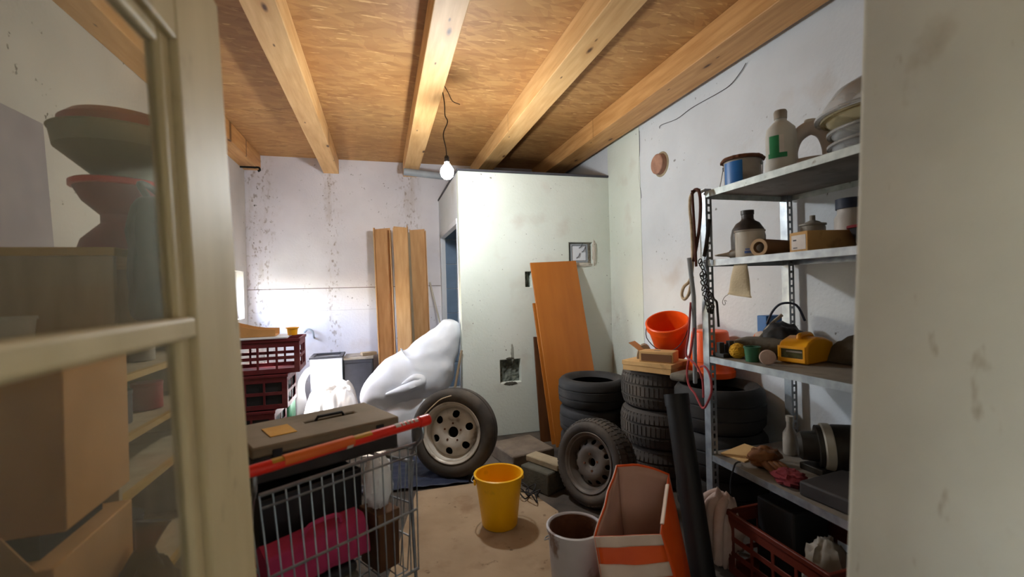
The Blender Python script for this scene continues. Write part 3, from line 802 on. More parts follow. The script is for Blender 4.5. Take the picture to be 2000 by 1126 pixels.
# ================================================================== WHEELS AND TYRES
def tyre_profile(Ro, Ri, w):
    h = w/2
    return [(Ri, -h*.62), (Ri+.012, -h*.78), (Ri+(Ro-Ri)*.35, -h*.97), (Ri+(Ro-Ri)*.62, -h), (Ro-.022, -h*.90), (Ro-.004, -h*.70), (Ro-.003, -h*.36), (Ro-.010, -h*.33), (Ro-.010, -h*.28), (Ro, -h*.25),
            (Ro, h*.25), (Ro-.010, h*.28), (Ro-.010, h*.33), (Ro-.003, h*.36), (Ro-.004, h*.70), (Ro-.022, h*.90), (Ri+(Ro-Ri)*.62, h), (Ri+(Ro-Ri)*.35, h*.97), (Ri+.012, h*.78), (Ri, h*.62),
            (Ri+.008, h*.60), (Ri+(Ro-Ri)*.5, h*.82), (Ro-.02, h*.6), (Ro-.018, 0), (Ro-.02, -h*.6), (Ri+(Ro-Ri)*.5, -h*.82), (Ri+.008, -h*.60)]
def tyre_parts(t, Ro, Ri, w, m, M=None, lugs=True, n=108):
    MB().lathe(tyre_profile(Ro, Ri, w), 64, M, closed=True).build('carcass', m, t, smooth=50)
    h = w/2
    g = MB()
    if lugs:
        K = 56
        for k in range(K):
            a0, a1 = 2*pi*k/K, 2*pi*(k+.72)/K
            for zs in ((-.84, -.40), (-.24, .24), (.40, .84)):
                off = (.25*2*pi/K) if zs[0] == -.24 else 0
                z0, z1 = zs[0]*h, zs[1]*h
                rr = lambda z: Ro+.006 if abs(z) < h*.7 else Ro-.010
                vs = []
                for z in (z0, z1):
                    for a in (a0+off, a1+off):
                        vs += [((Ro-.02)*cos(a), (Ro-.02)*sin(a), z), (rr(z)*cos(a), rr(z)*sin(a), z)]
                g.add(vs, [(0,1,3,2), (4,6,7,5), (1,5,7,3), (0,4,5,1), (2,3,7,6), (0,2,6,4)], M)
        g.build('tread', m, t, smooth=0)
def tyre(label, loc, Ro, Ri, w, m, rx=0, ry=0, rz=0, group=None, lugs=True):
    t = thing('tyre', label, 'tyre', (loc[0], loc[1], loc[2]+w/2), rz, group)
    t.rotation_euler = (rx, ry, rz)
    tyre_parts(t, Ro, Ri, w, m, None, lugs)
    return t
LA = ['lowest black tyre of the stack by the orange board', 'middle black tyre of the stack by the orange board', 'topmost black tyre of the stack by the orange board, its open centre showing']
for k, (dx, dy) in enumerate(((.02, .02), (.01, .0), (.0, -.01))):
    tyre(LA[k], (1.632+dx, 3.375+dy, .005+.222*k), .28, .175, .217, 'black_rubber', rx=R(1), rz=k*.3, lugs=False)
LB = ['lowest worn tyre of the stack under the tan carton', 'middle worn tyre of the stack under the tan carton', 'topmost worn tyre, with lugged tread, directly under the tan carton']
for k, (dx, dy) in enumerate(((.0, .01), (-.012, .0), (.0, .0))):
    tyre(LB[k], (1.95+dx, 2.885+dy, .002+.266*k), .28, .18, .26, 'dusty_rubber', rz=k*.4)
LC = ['lowest tyre of the stack behind the shelf post', 'middle tyre of the stack behind the shelf post', 'topmost tyre of the stack behind the shelf post, under the orange buckets']
for k in range(3):
    tyre(LC[k], (1.985, 2.335-.01*(k % 2), .002+.261*k), .262, .17, .256, 'black_rubber', rz=k*.5, lugs=False)

def disc(mb, r0, r1, z_of, holes, nr=26, na=180):
    # dished disc with round holes: polar grid whose edges snap to each hole's circle
    P = {}; V_ = []; F_ = []
    def pos(i, j):
        r = r0+(r1-r0)*i/nr; a = 2*pi*j/na
        x, y = r*cos(a), r*sin(a)
        for hx_, hy, hr in holes:
            d = math.hypot(x-hx_, y-hy); cell = (r1-r0)/nr
            if abs(d-hr) < cell*.62:
                x, y = hx_+(x-hx_)*hr/d, hy+(y-hy)*hr/d
        return (x, y, z_of(math.hypot(x, y)))
    pts = [[pos(i, j) for j in range(na)] for i in range(nr+1)]
    for i in range(nr):
        for j in range(na):
            q = [pts[i][j], pts[i+1][j], pts[i+1][(j+1) % na], pts[i][(j+1) % na]]
            cx, cy = sum(p[0] for p in q)/4, sum(p[1] for p in q)/4
            if any(math.hypot(cx-h[0], cy-h[1]) < h[2] for h in holes): continue
            idx = []
            for (ii, jj) in ((i, j), (i+1, j), (i+1, (j+1) % na), (i, (j+1) % na)):
                if (ii, jj) not in P: P[ii, jj] = len(V_); V_.append(pts[ii][jj])
                idx.append(P[ii, jj])
            F_.append(tuple(idx))
    return mb.add(V_, F_)
def wheel(label, c, nrm, tilt, Ro, Ri, w, mt, mr, holes, bolts, hubr, lugs, spin=0):
    nv = Vector((nrm[0], nrm[1], 0)).normalized()*cos(tilt) + Vector((0, 0, 1))*sin(tilt)
    t = thing('car_wheel', label, 'wheel', c)
    t.rotation_euler = (nv.to_track_quat('Z', 'Y').to_matrix() @ Matrix.Rotation(spin, 3, 'Z')).to_euler()
    tyre_parts(t, Ro, Ri, w, mt, None, lugs)
    h = w/2
    MB().lathe([(Ri+.014, h*.86), (Ri+.010, h*.90), (Ri+.002, h*.86), (Ri-.006, h*.74), (Ri-.012, h*.5), (Ri-.03, h*.2), (Ri-.034, -h*.4), (Ri-.012, -h*.7), (Ri+.01, -h*.85),
                (Ri+.008, -h*.8), (Ri-.016, -h*.66), (Ri-.039, -h*.4), (Ri-.035, h*.2), (Ri-.017, h*.48), (Ri-.012, h*.72)], 64, closed=True).build('rim', mr, t, smooth=50)
    zc = h*.36
    def zof(r):
        f = min(1, max(0, (r-hubr)/(Ri-.03-hubr)))
        return zc + .018*sin(f*pi)*1.0 - .02*f**4
    d = disc(MB(), hubr, Ri-.026, zof, holes).build('disc', mr, t, solid=.004, smooth=45)
    MB().lathe([(Ri-.04, -h*.1), (.0, -h*.1)], 48).build('dark_backing', 'hub_black', t)  # black disc behind the holes, stands for the dark inside of the rim
    MB().lathe([(hubr, zc+.004), (hubr+.006, zc+.006), (hubr+.006, zc-.02), (hubr-.004, zc-.02), (hubr-.004, zc)], 32, closed=True).build('hub_ring', mr, t)
    for k in range(bolts):
        a = 2*pi*k/bolts+.3
        rr = hubr+.022
        MB().cyl((rr*cos(a), rr*sin(a), zof(rr)-.002), (rr*cos(a), rr*sin(a), zof(rr)+.007), .008, n=6).build('bolt', 'rust', d)
    return t
h6 = [(.136*cos(2*pi*k/6+.35), .136*sin(2*pi*k/6+.35), .027) for k in range(6)]
wheel('big wheel with a silver steel rim leaning behind the yellow bucket', (.50, 3.42, .327), (-.45, -.88), R(9), .325, .212, .19, 'dusty_rubber', 'rim_silver', h6, 5, .044, False)
tag(MB().tube([(0, 0, 0), (.05, -.01, .05), (.12, 0, .10), (.2, 0, .12)], .004, 6, smooth=4).build('string', 'rope_tan', loc=(.27, 3.33, .50)), 'loose tan string hanging over the silver wheel', 'string')
h12 = [(.125*cos(2*pi*k/12), .125*sin(2*pi*k/12), .015) for k in range(12)]
wheel('dark steel wheel with small round holes leaning against the tyre stack', (1.30, 2.67, .262), (-.90, -.43), R(11), .268, .175, .19, 'dusty_rubber', 'rim_dark', h12, 4, .03, True)

# ================================================================== FLOOR, MIDDLE
g = MB()
poly = [(.19, 3.20), (.40, 3.205), (.613, 3.197), (.80, 3.06), (.93, 2.95), (1.016, 2.63), (.95, 2.35), (.86, 2.08), (.80, 1.60), (.78, 1.25), (-.35, 1.2), (-.16, 1.75), (-.005, 2.30), (.10, 2.80)]
g.loft([[(x, y, .002) for x, y in poly], [(x, y, .009) for x, y in poly]])
tag(g.build('cardboard_mat', 'mat_board', smooth=0), 'flat beige cardboard sheet on the floor under the yellow bucket', 'mat')
def tarp(u, v):
    return .012+.022*abs(noise.noise(Vector((u*7, v*7, 2))))+.012*noise.noise(Vector((u*16, v*16, 5)))*(1-2*abs(u))
tag(drape(.75, .60, 30, tarp).build('tarpaulin', 'navy_tarp', loc=(.22, 3.54, .004), rot=(0, 0, -.1), solid=.004, smooth=60), 'dark navy tarpaulin crumpled on the floor behind the silver wheel', 'tarpaulin')
t = thing('bucket', 'yellow plastic bucket standing on the beige cardboard sheet', 'bucket', (.635, 2.60, .010))
MB().lathe([(0, .0), (.100, .0), (.104, .006), (.138, .285), (.146, .287), (.148, .300), (.140, .304), (.134, .298), (.100, .012), (0, .010)], 48).build('body', 'yellow_plastic', t)
for s in (-1, 1): MB().cyl((s*.139, 0, .262), (s*.152, 0, .262), .016, n=14).build('ear', 'yellow_plastic', t, bevel=.003)
MB().tube([(-.150, 0, .265), (-.155, .05, .26), (-.11, .125, .262), (0, .158, .265), (.11, .125, .262), (.155, .05, .26), (.150, 0, .265)], .003, 6, smooth=5).build('handle', 'chrome_wire', t)
# concrete slab and blocks beside the boards
t = tag(MB().box(-.19, .19, -.20, .20, 0, .115).build('concrete_slab', 'slab', loc=(1.07, 3.55, 0), rot=(0, 0, R(12)), bevel=.012), 'grey-brown concrete slab on the floor at the partition foot', 'slab')
tag(MB().box(-.13, .13, -.1, .1, 0, .15).build('stone_block', 'block_grey', loc=(1.06, 3.0, 0), rot=(0, 0, R(-62)), bevel=.01), 'dark grey block on edge behind the dark steel wheel', 'block')
tag(MB().box(-.15, .15, -.055, .055, 0, .045).build('stone_block', 'block_cream', loc=(1.085, 3.01, .151), rot=(0, 0, R(-62)), bevel=.008), 'cream block lying on top of the dark grey block', 'block')
g = MB()
for k in range(5):
    a = k*1.3
    g.tube([(.0, .0, .012), (.04*cos(a), .05*sin(a), .05), (.07*cos(a+.6), .09*sin(a+.4), .07), (.05*cos(a+1.2), .12*sin(a+.9), .02), (.0+.02*k, .06, .010)], .0045, 6, smooth=5)
o = tag(g.build('cable_coil', 'charcoal', loc=(.90, 2.86, .004)), 'loose coil of black cable behind the yellow bucket', 'cable')

# orange board and dark board leaning on the partition
L_ = Vector((1.06, 3.69, 0))
def leaning(name, label, xb, yb, w, h, th, m, topx, topy, cat='board', rz=0):
    t = tag(MB().box(0, w, 0, th, 0, h).build(name, m, bevel=.002), label, cat)
    zax = Vector((topx-xb, topy-yb, 0)); L = h
    zz = math.sqrt(max(.01, L*L-zax.length_squared))
    z = Vector((zax.x, zax.y, zz)).normalized()
    x = Vector((cos(rz), sin(rz), 0)); x = (x - z*x.dot(z)).normalized(); y = z.cross(x)
    t.matrix_world = Matrix(((x.x, y.x, z.x, xb), (x.y, y.y, z.y, yb), (x.z, y.z, z.z, 0), (0, 0, 0, 1)))
    return t
leaning('orange_board', 'tall orange-brown board leaning on the cream partition', 1.43, 3.69, .48, 1.70, .018, 'panel_orange', 1.374, 4.12)
leaning('brown_board', 'darker brown board behind the left edge of the orange board', 1.345, 3.86, .40, .965, .018, 'panel_brown', 1.385, 4.11)
leaning('orange_board', 'shorter orange board sandwiched behind the tall orange-brown board', 1.42, 3.77, .42, 1.30, .018, 'panel_orange', 1.385, 4.11)

# ================================================================== RIGHT: TRAY, BOXES, ORANGE BUCKETS
zt = .795
t = thing('cardboard_tray', 'shallow closed tan cardboard carton on the tyre stack under two small boxes', 'carton', (1.83, 2.76, zt+.012), R(-62))
MB().box(-.18, .18, -.14, .14, 0, .062).build('bottom', 'box_tan', t, bevel=.002)
MB().holed((-.184, .184), (-.144, .144), [(-.2, -.19, 0, .01)], .03, T(0, 0, .068) @ RX(-pi/2)).build('lid', 'box_tan', t, bevel=.002)
t = thing('cardboard_box', 'small tan cardboard box lying on the carton on the tyres', 'box', (1.82, 2.70, zt+.081), R(-52))
MB().box(-.12, .11, -.07, .06, 0, .072).build('box', 'box_tan', t, bevel=.003)
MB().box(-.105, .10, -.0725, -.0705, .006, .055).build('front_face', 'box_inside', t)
MB().box(-.03, .01, -.03, .0, .0725, .074).build('label', 'cardboard_dusty', t)
MB().box(0, .09, -.06, .055, 0, .003, T(-.122, 0, .072) @ RY(R(215))).build('flap', 'cardboard_plain', t)
g = MB(); pr = [(.055*cos(pi*k/10), .10*sin(pi*k/10)) for k in range(11)]
g.loft([[(x, y, z) for x, z in pr] for y in (-.045, .045)])
tag(g.build('cardboard_arch', 'cardboard_dusty', loc=(1.80, 2.855, zt+.082), rot=(0, 0, R(-30))), 'dusty brown arched piece of cardboard behind the small box on the carton', 'cardboard')
t = thing('bucket', 'orange bucket tilted on its side behind the shelf post', 'bucket', (2.035, 2.88, zt+.165))
M0 = (Vector((-.34, -.30, .88)).normalized()).to_track_quat('Z', 'Y').to_matrix().to_4x4() @ T(0, 0, -.10)
MB().lathe([(0, 0), (.098, 0), (.103, .006), (.138, .25), (.140, .252), (.150, .253), (.152, .295), (.146, .30), (.138, .298), (.099, .012), (0, .01)], 44, M0).build('body', 'orange_plastic', t)
MB().tube([(-.148, 0, .27), (-.13, -.11, .22), (-.04, -.165, .16), (.06, -.16, .16), (.13, -.10, .22), (.148, 0, .27)], .0035, 6, smooth=4, M=M0).build('handle', 'dark_grey', t)
t = thing('bucket', 'second orange bucket turned upside down against the right wall', 'bucket', (2.085, 2.52, .79))
MB().lathe([(.150, .0), (.152, .035), (.143, .045), (.141, .06), (.112, .29), (.104, .298), (0, .298), (0, .290), (.100, .290), (.135, .05), (.142, .0)], 44).build('body', 'orange_plastic', t)
MB().lathe([(.137, .10), (.141, .102), (.139, .125), (.134, .123)], 44, closed=True).build('band', 'orange_plastic', t)
tag(MB().box(-.09, .09, -.06, .06, 0, .05).build('rag', 'cloth_grey', loc=(1.84, 2.46, .79), rot=(0, 0, .4), bevel=.02, seg=3), 'folded grey rag beside the cardboard tray on the tyres', 'rag')

# ================================================================== METAL SHELF RACK
SX0, SX1, SY0, SY1 = 1.65, 2.235, 1.02, 2.04
SH = (1.885, 1.522, 1.015, .495)
rack = thing('shelf_rack', 'galvanised slotted-angle shelf rack along the right wall', 'shelf', (SX0, SY0, 0))
def post(cx, cy, dx, dy):
    H = 1.90
    a = [(.012, .026, .02+.04*k, .046+.04*k) for k in range(46)]
    g = MB()
    g.holed((0, .038), (0, H), a, .0025, T(cx, cy, 0) @ Matrix.Diagonal((dx, 1, 1, 1)))
    g.box(-.0025, 0, 0, .046, 0, H, T(cx, cy, 0))
    g.build('post', 'galvanised', rack, smooth=0)
post(0, SY1-SY0-.04, 1, 1); post(SX1-SX0-.042, SY1-SY0-.04, 1, 1)
post(0, .002, 1, 1); post(SX1-SX0-.042, .002, 1, 1)
for z in SH:
    s_ = MB().box(.004, SX1-SX0-.004, .004, SY1-SY0-.004, z-.003, z).build('shelf_panel', 'shelf_steel', rack, smooth=0)
    W_, D_ = SX1-SX0, SY1-SY0
    for nm, b in (('edge', (.0, .004, 0, D_)), ('edge', (W_-.004, W_, 0, D_)), ('edge', (.004, W_-.004, 0, .004)), ('edge', (.004, W_-.004, D_-.004, D_))):
        MB().box(*b, z-.032, z).build(nm, 'shelf_edge' if z > 1.8 else 'galvanised', s_, smooth=0)
def sh(i, x, y): return (x, y, SH[i]+.001)

# top shelf
t = thing('paint_can', 'blue paint can with a rusty crusted rim, on the top shelf', 'can', sh(0, 1.86, 1.965), R(-60))
MB().lathe([(0, 0), (.088, 0), (.09, .004), (.09, .165), (.086, .165), (.086, .01), (0, .008)], 40).build('body', 'can_grey', t)
g = MB()
for k in range(2):
    pass
ring = [[(.0915*cos(a), .0915*sin(a), z) for a in [R(218+4.6*i) for i in range(16)]] for z in (.012, .148)]
ring2 = [[(.0905*cos(a), .0905*sin(a), z) for a in [R(218+4.6*i) for i in range(16)]] for z in (.012, .148)]
MB().loft([ring2[0], ring[0], ring[1], ring2[1]], False, False, closed=False).build('blue_label', 'blue_paint', t)
MB().lathe([(.085, .158), (.105, .156), (.108, .163), (.098, .176), (.085, .176)], 48, closed=True, rf=lambda j, i: .006*noise.noise(Vector((j*.9, i*.7, 1)))).build('crusted_rim', 'rust', t, smooth=0)
for s in (-1, 1):
    MB().cyl((s*.089, 0, .135), (s*.098, 0, .135), .012, n=12).build('ear', 'galvanised', t)
MB().tube([(-.098, 0, .135), (-.101, -.02, .08), (-.10, -.05, .012), (-.04, -.098, .006), (.04, -.098, .006), (.10, -.05, .012), (.101, -.02, .08), (.098, 0, .135)], .0025, 6, smooth=4).build('handle', 'chrome_wire', t)
def bottle(name, label, loc, prof, m, cat, sx=1, sy=1, rz=0, cap=None):
    t = thing(name, label, cat, loc, rz)
    MB().lathe(prof, 32, Matrix.Diagonal((sx, sy, 1, 1))).build('body', m, t)
    return t
t = bottle('bottle', 'white plastic bottle with a green label next to the paint can', sh(0, 1.80, 1.665), [(0, 0), (.062, 0), (.068, .008), (.068, .06), (.064, .075), (.064, .19), (.058, .225), (.035, .25), (.026, .258), (.024, .27), (0, .27)], 'bottle_white', 'bottle', 1.0, .72, R(-40))
MB().lathe([(0, .27), (.027, .268), (.028, .30), (.024, .308), (0, .308)], 20).build('cap', 'can_grey', t)
def wrap(t, nm, m, r, a0, a1, z0, z1, sx=1, sy=1, off=.0012):
    n = 14; A_ = [R(a0+(a1-a0)*i/n) for i in range(n+1)]
    MB().loft([[((r+off)*sx*cos(a), (r+off)*sy*sin(a), z) for a in A_] for z in (z0, z1)], False, False, closed=False).build(nm, m, t)
wrap(t, 'label', 'label_green', .064, 218, 258, .10, .185, 1, .72)
wrap(t, 'label', 'label_green', .066, 215, 285, .082, .104, 1, .72, .002)
wrap(t, 'label', 'paper_label', .064, 258, 275, .104, .185, 1, .72)
t = thing('jug', 'dirty white jug with a big arched handle behind the green-label bottle', 'jug', sh(0, 1.90, 1.60), R(-50))
t.scale = (.9, .9, .95)
MB().lathe([(0, 0), (.085, 0), (.09, .01), (.086, .05), (.07, .075), (0, .078)], 32, Matrix.Diagonal((1.15, .9, 1, 1))).build('body', 'jug_white', t)
MB().tube([(-.085, 0, .05), (-.09, 0, .12), (-.06, 0, .19), (0, 0, .225), (.06, 0, .20), (.09, 0, .13), (.09, 0, .05)], [.035, .034, .032, .034, .042, .045, .04], 16, smooth=5, sq=1.1).build('arched_handle', 'jug_white', t)
MB().cyl((-.0, 0, .235), (-.0, 0, .262), .026, n=20).build('cap', 'mug_white', t)
t = thing('black_pot', 'black pot seen through the handle of the white jug', 'pot', sh(0, 2.05, 1.70))
MB().lathe([(0, 0), (.07, 0), (.08, .10), (.076, .10), (.066, .006), (0, .006)], 28).build('pot', 'charcoal', t)
MB().lathe([(.079, .092), (.086, .094), (.086, .104), (.079, .104)], 28, closed=True).build('rim', 'charcoal', t)
def bowl(label, z, r, h, m, flip=False):
    t = thing('bowl', label, 'bowl', (1.965, 1.325, z), 0, 'clear plastic bowls on the top shelf')
    pr = [(0, 0), (r*.45, 0), (r*.72, h*.25), (r*.92, h*.7), (r*.97, h*.95), (r*1.03, h*.97), (r*1.04, h), (r*.96, h*1.0), (r*.88, h*.7), (r*.68, h*.28), (r*.42, .006), (0, .006)]
    if flip: pr = [(a, h-b) for a, b in pr][::-1]
    MB().lathe(pr, 48).build('bowl', m, t)
    rz = 0 if flip else h
    MB().lathe([(r*1.0, rz-.006), (r*1.06, rz-.005), (r*1.06, rz+.005), (r*1.0, rz+.004)], 48, closed=True).build('rim', m, t)
z0 = SH[0]+.002
bowl('lowest clear plastic bowl of the nested pile on the top shelf', z0, .185, .07, 'clear_plastic')
bowl('second clear bowl from the bottom of the pile on the top shelf', z0+.072, .185, .05, 'clear_plastic')
bowl('yellowish plastic bowl in the middle of the pile on the top shelf', z0+.125, .205, .055, 'yellowish_plastic')
bowl('big clear bowl upside down on top of the pile', z0+.19, .225, .14, 'clear_plastic', True)

# second shelf
t = thing('sealant_tube', 'white nozzled sealant tube lying at the end of the second shelf', 'tube', sh(1, 1.74, 1.93), 0)
M1 = T(0, 0, .024) @ RZ(R(-108)) @ RX(pi/2)
M1 = T(0, 0, .024) @ (Vector((.35, -.9, 0)).normalized().to_track_quat('Z', 'Y').to_matrix().to_4x4())
MB().lathe([(0, 0), (.022, 0), (.023, .003), (.023, .18), (.0, .18)], 24, M1).build('body', 'can_grey', t)
MB().lathe([(0, -.085), (.004, -.085), (.011, -.02), (.014, -.012), (.016, 0), (0, 0)], 18, M1).build('nozzle', 'mug_white', t)
bottle('bottle', 'dark brown squat bottle at the back of the second shelf', sh(1, 1.875, 1.955), [(0, 0), (.08, 0), (.086, .01), (.088, .12), (.08, .16), (.06, .19), (.036, .205), (.031, .215), (.031, .235), (.034, .237), (.034, .258), (0, .258)], 'bottle_dark', 'bottle', .95, .95)
t = thing('mug', 'white tin cup with a blue print, in front of the dark bottle', 'cup', sh(1, 1.765, 1.83))
t.scale = (1.22, 1.22, 1.05)
MB().lathe([(0, 0), (.051, 0), (.053, .004), (.055, .125), (.052, .126), (.049, .008), (0, .006)], 32).build('body', 'mug_white', t)
MB().lathe([(.054, .12), (.058, .121), (.058, .128), (.052, .128)], 32, closed=True).build('rim', 'can_grey', t)
wrap(t, 'print', 'blue_print', .0525, 205, 232, .018, .03)
wrap(t, 'print', 'blue_print', .0530, 208, 226, .034, .040)
t = thing('cardboard_tube', 'short brown cardboard tube lying on the second shelf', 'tube', sh(1, 1.725, 1.735))
M1 = T(0, 0, .042) @ Vector((.97, .24, 0)).normalized().to_track_quat('Z', 'Y').to_matrix().to_4x4()
MB().lathe([(.028, .002), (.041, .002), (.041, .24), (.028, .24)], 32, M1, closed=True).build('tube', 'tube_board', t)
MB().lathe([(.027, 0), (.0415, 0), (.0415, .003), (.027, .003)], 32, M1, closed=True).build('end_ring', 'tube_end', t)
tag(MB().box(-.08, .08, -.03, .03, 0, .075).build('slate_box', 'dark_grey', loc=sh(1, 2.09, 1.90), rot=(0, 0, R(10)), bevel=.004), 'slate-grey flat box behind the cardboard tube', 'box')
t = thing('cardboard_box', 'oblong cardboard box with a white paper label on the second shelf', 'box', sh(1, 1.735, 1.575), R(-35))
M1 = Matrix.Identity(4)
MB().box(0, .11, -.0, .0, 0, 0)
MB().box(0, .25, -.11, 0, 0, .088, RZ(R(35-12))).build('box', 'box_tan', t, bevel=.003)
MB().box(-.0012, .0, -.10, -.014, .012, .074, RZ(R(35-12))).build('label', 'paper_label', t)
MB().box(-.0018, -.0010, -.045, -.025, .050, .056, RZ(R(35-12))).build('print', 'dark_grey', t)
MB().box(-.0018, -.0010, -.05, -.025, .018, .022, RZ(R(35-12))).build('print', 'dark_grey', t)
t = thing('spray_can', 'small grey can with a nozzle behind the labelled box', 'can', sh(1, 2.06, 1.735))
MB().lathe([(0, 0), (.052, 0), (.054, .004), (.054, .14), (.05, .15), (.03, .168), (.012, .176), (.012, .2), (0, .2)], 28).build('body', 'can_grey', t)
MB().lathe([(.05, .148), (.058, .15), (.058, .158), (.046, .16)], 28, closed=True).build('shoulder', 'can_grey', t)
t = thing('jar', 'jar with a dark blue lid at the near end of the second shelf', 'jar', sh(1, 2.0, 1.50))
MB().lathe([(0, 0), (.06, 0), (.062, .01), (.062, .15), (.05, .17), (.05, .19), (0, .19)], 28).build('body', 'jug_white', t)
MB().lathe([(0, .19), (.056, .19), (.056, .235), (0, .238)], 28).build('lid', 'navy_tarp', t)
t = thing('dark_bowl', 'dark red and black bowl in front of the jar on the second shelf', 'bowl', sh(1, 1.90, 1.33))
MB().lathe([(0, 0), (.05, 0), (.085, .09), (.08, .09), (.045, .008), (0, .008)], 28).build('bowl', 'charcoal', t)
MB().lathe([(.084, .084), (.092, .086), (.092, .096), (.08, .094)], 28, closed=True).build('rim', 'cloth_red', t)
# cloth bag hanging from under the second shelf
t = thing('cloth_bag', 'small cream cloth bag hanging from the second shelf', 'bag', (1.668, 1.79, 1.478), 0)
g = MB(); rings = []
for i in range(9):
    f = i/8; z = .01-.15*f
    w = .042+.030*f; d = .006+.014*sin(pi*min(1, f*1.1))
    rings.append([(d*cos(a)*(1+.2*noise.noise(Vector((i, cos(a)*2, 0)))), w*sin(a)+.012*f, z+.008*sin(a)*f) for a in [2*pi*k/20 for k in range(20)]])
g.loft(rings).build('bag', 'canvas', t, smooth=60)
rh = [(p[0]*1.15, p[1]*1.03, p[2]) for p in rings[-1]]
MB().tube(rh+[rh[0]], .0035, 5).build('hem', 'canvas', t)
MB().tube([(0, .082, -.135), (-.01, .10, -.15), (-.01, .115, -.175), (-.01, .105, -.19), (-.01, .095, -.18), (-.01, .10, -.165), (-.01, .085, -.17)], .0014, 5, smooth=4).build('thread', 'rope_dark', t)
MB().tube([(.0, 0, .01), (.003, 0, .04)], .004, 6).build('hook', 'dark_grey', t)

# third shelf
z3 = SH[2]+.001
t = thing('battery_charger', 'yellow battery charger with a dark window on the third shelf', 'charger', (1.835, 1.665, z3), R(12))
t.scale = (.9, .9, .9)
g = MB(); pr = [(-.0, 0), (.0, .085), (.02, .11), (.10, .135), (.16, .13), (.24, .105), (.25, 0)]
g.loft([[(x, y, z) for x, z in pr] for y in (-.075, .075)]); g.build('case', 'yellow_tool', t, bevel=.01, seg=3)
MB().holed((-.07, .07), (.008, .09), [(-.058, .058, .028, .076)], .006, T(-.008, 0, 0) @ RZ(pi/2) @ T(0, 0, 0)).build('bezel', 'yellow_tool', t, bevel=.002)
MB().box(-.004, -.001, -.058, .058, .028, .076).build('window', 'display', t)
MB().box(-.006, -.004, -.05, .03, .058, .066).build('dial', 'can_grey', t)
MB().tube([(.06, 0, .125), (.07, 0, .142), (.16, 0, .142), (.18, 0, .12)], .012, 10, smooth=3, M=T(0, 0, .0)).build('grip', 'yellow_tool', t)
t = thing('lid', 'round pale lid standing on edge in front of the charger', 'lid', (1.70, 1.675, z3+.0355))
M1 = Vector((-.75, -.65, .12)).normalized().to_track_quat('Z', 'Y').to_matrix().to_4x4()
MB().lathe([(0, .006), (.031, .006), (.035, .003), (.035, -.010), (.032, -.010), (.032, .0), (0, .001)], 32, M1).build('disc', 'cloth_pink', t)
t = thing('green_cup', 'dark green cup lying on the third shelf beside the yellow twine', 'cup', (1.72, 1.785, z3))
MB().lathe([(0, 0), (.03, 0), (.036, .07), (.033, .07), (.027, .006), (0, .006)], 24).build('cup', 'green_plastic', t)
MB().lathe([(.035, .062), (.039, .063), (.039, .072), (.033, .072)], 24, closed=True).build('rim', 'green_plastic', t)
t = thing('twine_ball', 'ball of yellow twine on the third shelf', 'twine', (1.735, 1.895, z3+.036))
blob(MB(), (0, 0, 0), (.036, .036, .036), .04, 5, 1).build('core', 'twine', t)
g = MB()
for k in range(14):
    a = k*1.1; M_ = RZ(a) @ RX(a*.7+.3)
    g.tube([(.038*cos(q), .038*sin(q), 0) for q in [2*pi*i/20 for i in range(21)]], .0028, 5, M=M_)
g.build('windings', 'twine', t)
t = thing('socket_set', 'black plug sockets at the end of the third shelf', 'socket', (1.69, 1.965, z3))
for x, y, h in ((0, 0, .075), (.035, -.03, .085), (.05, .02, .06)):
    MB().box(x-.015, x+.015, y-.013, y+.013, 0, h).build('block', 'charcoal', t, bevel=.003)
MB().box(-.02, .07, -.045, .035, 0, .02).build('base', 'charcoal', t, bevel=.003)
t = thing('grey_cloth_roll', 'rolled grey-green cloth lying across the third shelf', 'cloth', (1.865, 1.875, z3))
MB().tube([(-.09, .08, .05), (-.03, .06, .055), (.04, -.03, .052), (.10, -.12, .05)], [.03, .042, .04, .032], 14, smooth=4, wob=.25).build('roll', 'cloth_grey', t, smooth=60)
t = thing('pink_ball', 'dusty pink ball at the back of the third shelf', 'ball', (2.02, 2.0, z3+.062))
blob(MB(), (0, 0, 0), (.062, .062, .062), .01, 2, 0).build('ball', 'cloth_pink', t)
MB().lathe([(.061, -.008), (.0635, -.006), (.0635, .006), (.061, .008)], 32, RX(.6), closed=True).build('seam', 'orange_red', t)
t = thing('black_bag', 'black tool bag with cords heaped on the third shelf', 'bag', (2.01, 1.88, z3))
blob(MB(), (0, 0, .07), (.095, .10, .10), .22, 2.6, 9, flat=0).build('bag', 'charcoal', t, smooth=60)
MB().tube([(-.05, .05, .16), (-.04, .02, .23), (-.02, -.02, .27), (.03, -.06, .26), (.06, -.08, .18)], .006, 7, smooth=5).build('cord', 'navy_tarp', t)
MB().tube([(-.08, .08, .08), (-.03, .04, .16), (.0, .0, .21)], .009, 7, smooth=3).build('strap', 'can_grey', t)
tag(MB().box(-.06, .06, -.03, .03, 0, .20).build('blue_case', 'blue_paint', loc=(2.05, 2.0, z3), rot=(0, 0, .1), bevel=.004), 'small blue case standing behind the black bag on the third shelf', 'case')
def lump(u, v): return max(.002, .13*(1-(2*abs(u))**4)*(1-(2*abs(v))**4)+.02*noise.noise(Vector((u*8, v*8, 7))))
tag(drape(.22, .55, 26, lump).build('grey_blanket', 'cloth_grey', loc=(2.115, 1.42, z3), solid=.004, smooth=60), 'dark grey folded blanket at the back of the third shelf', 'blanket')

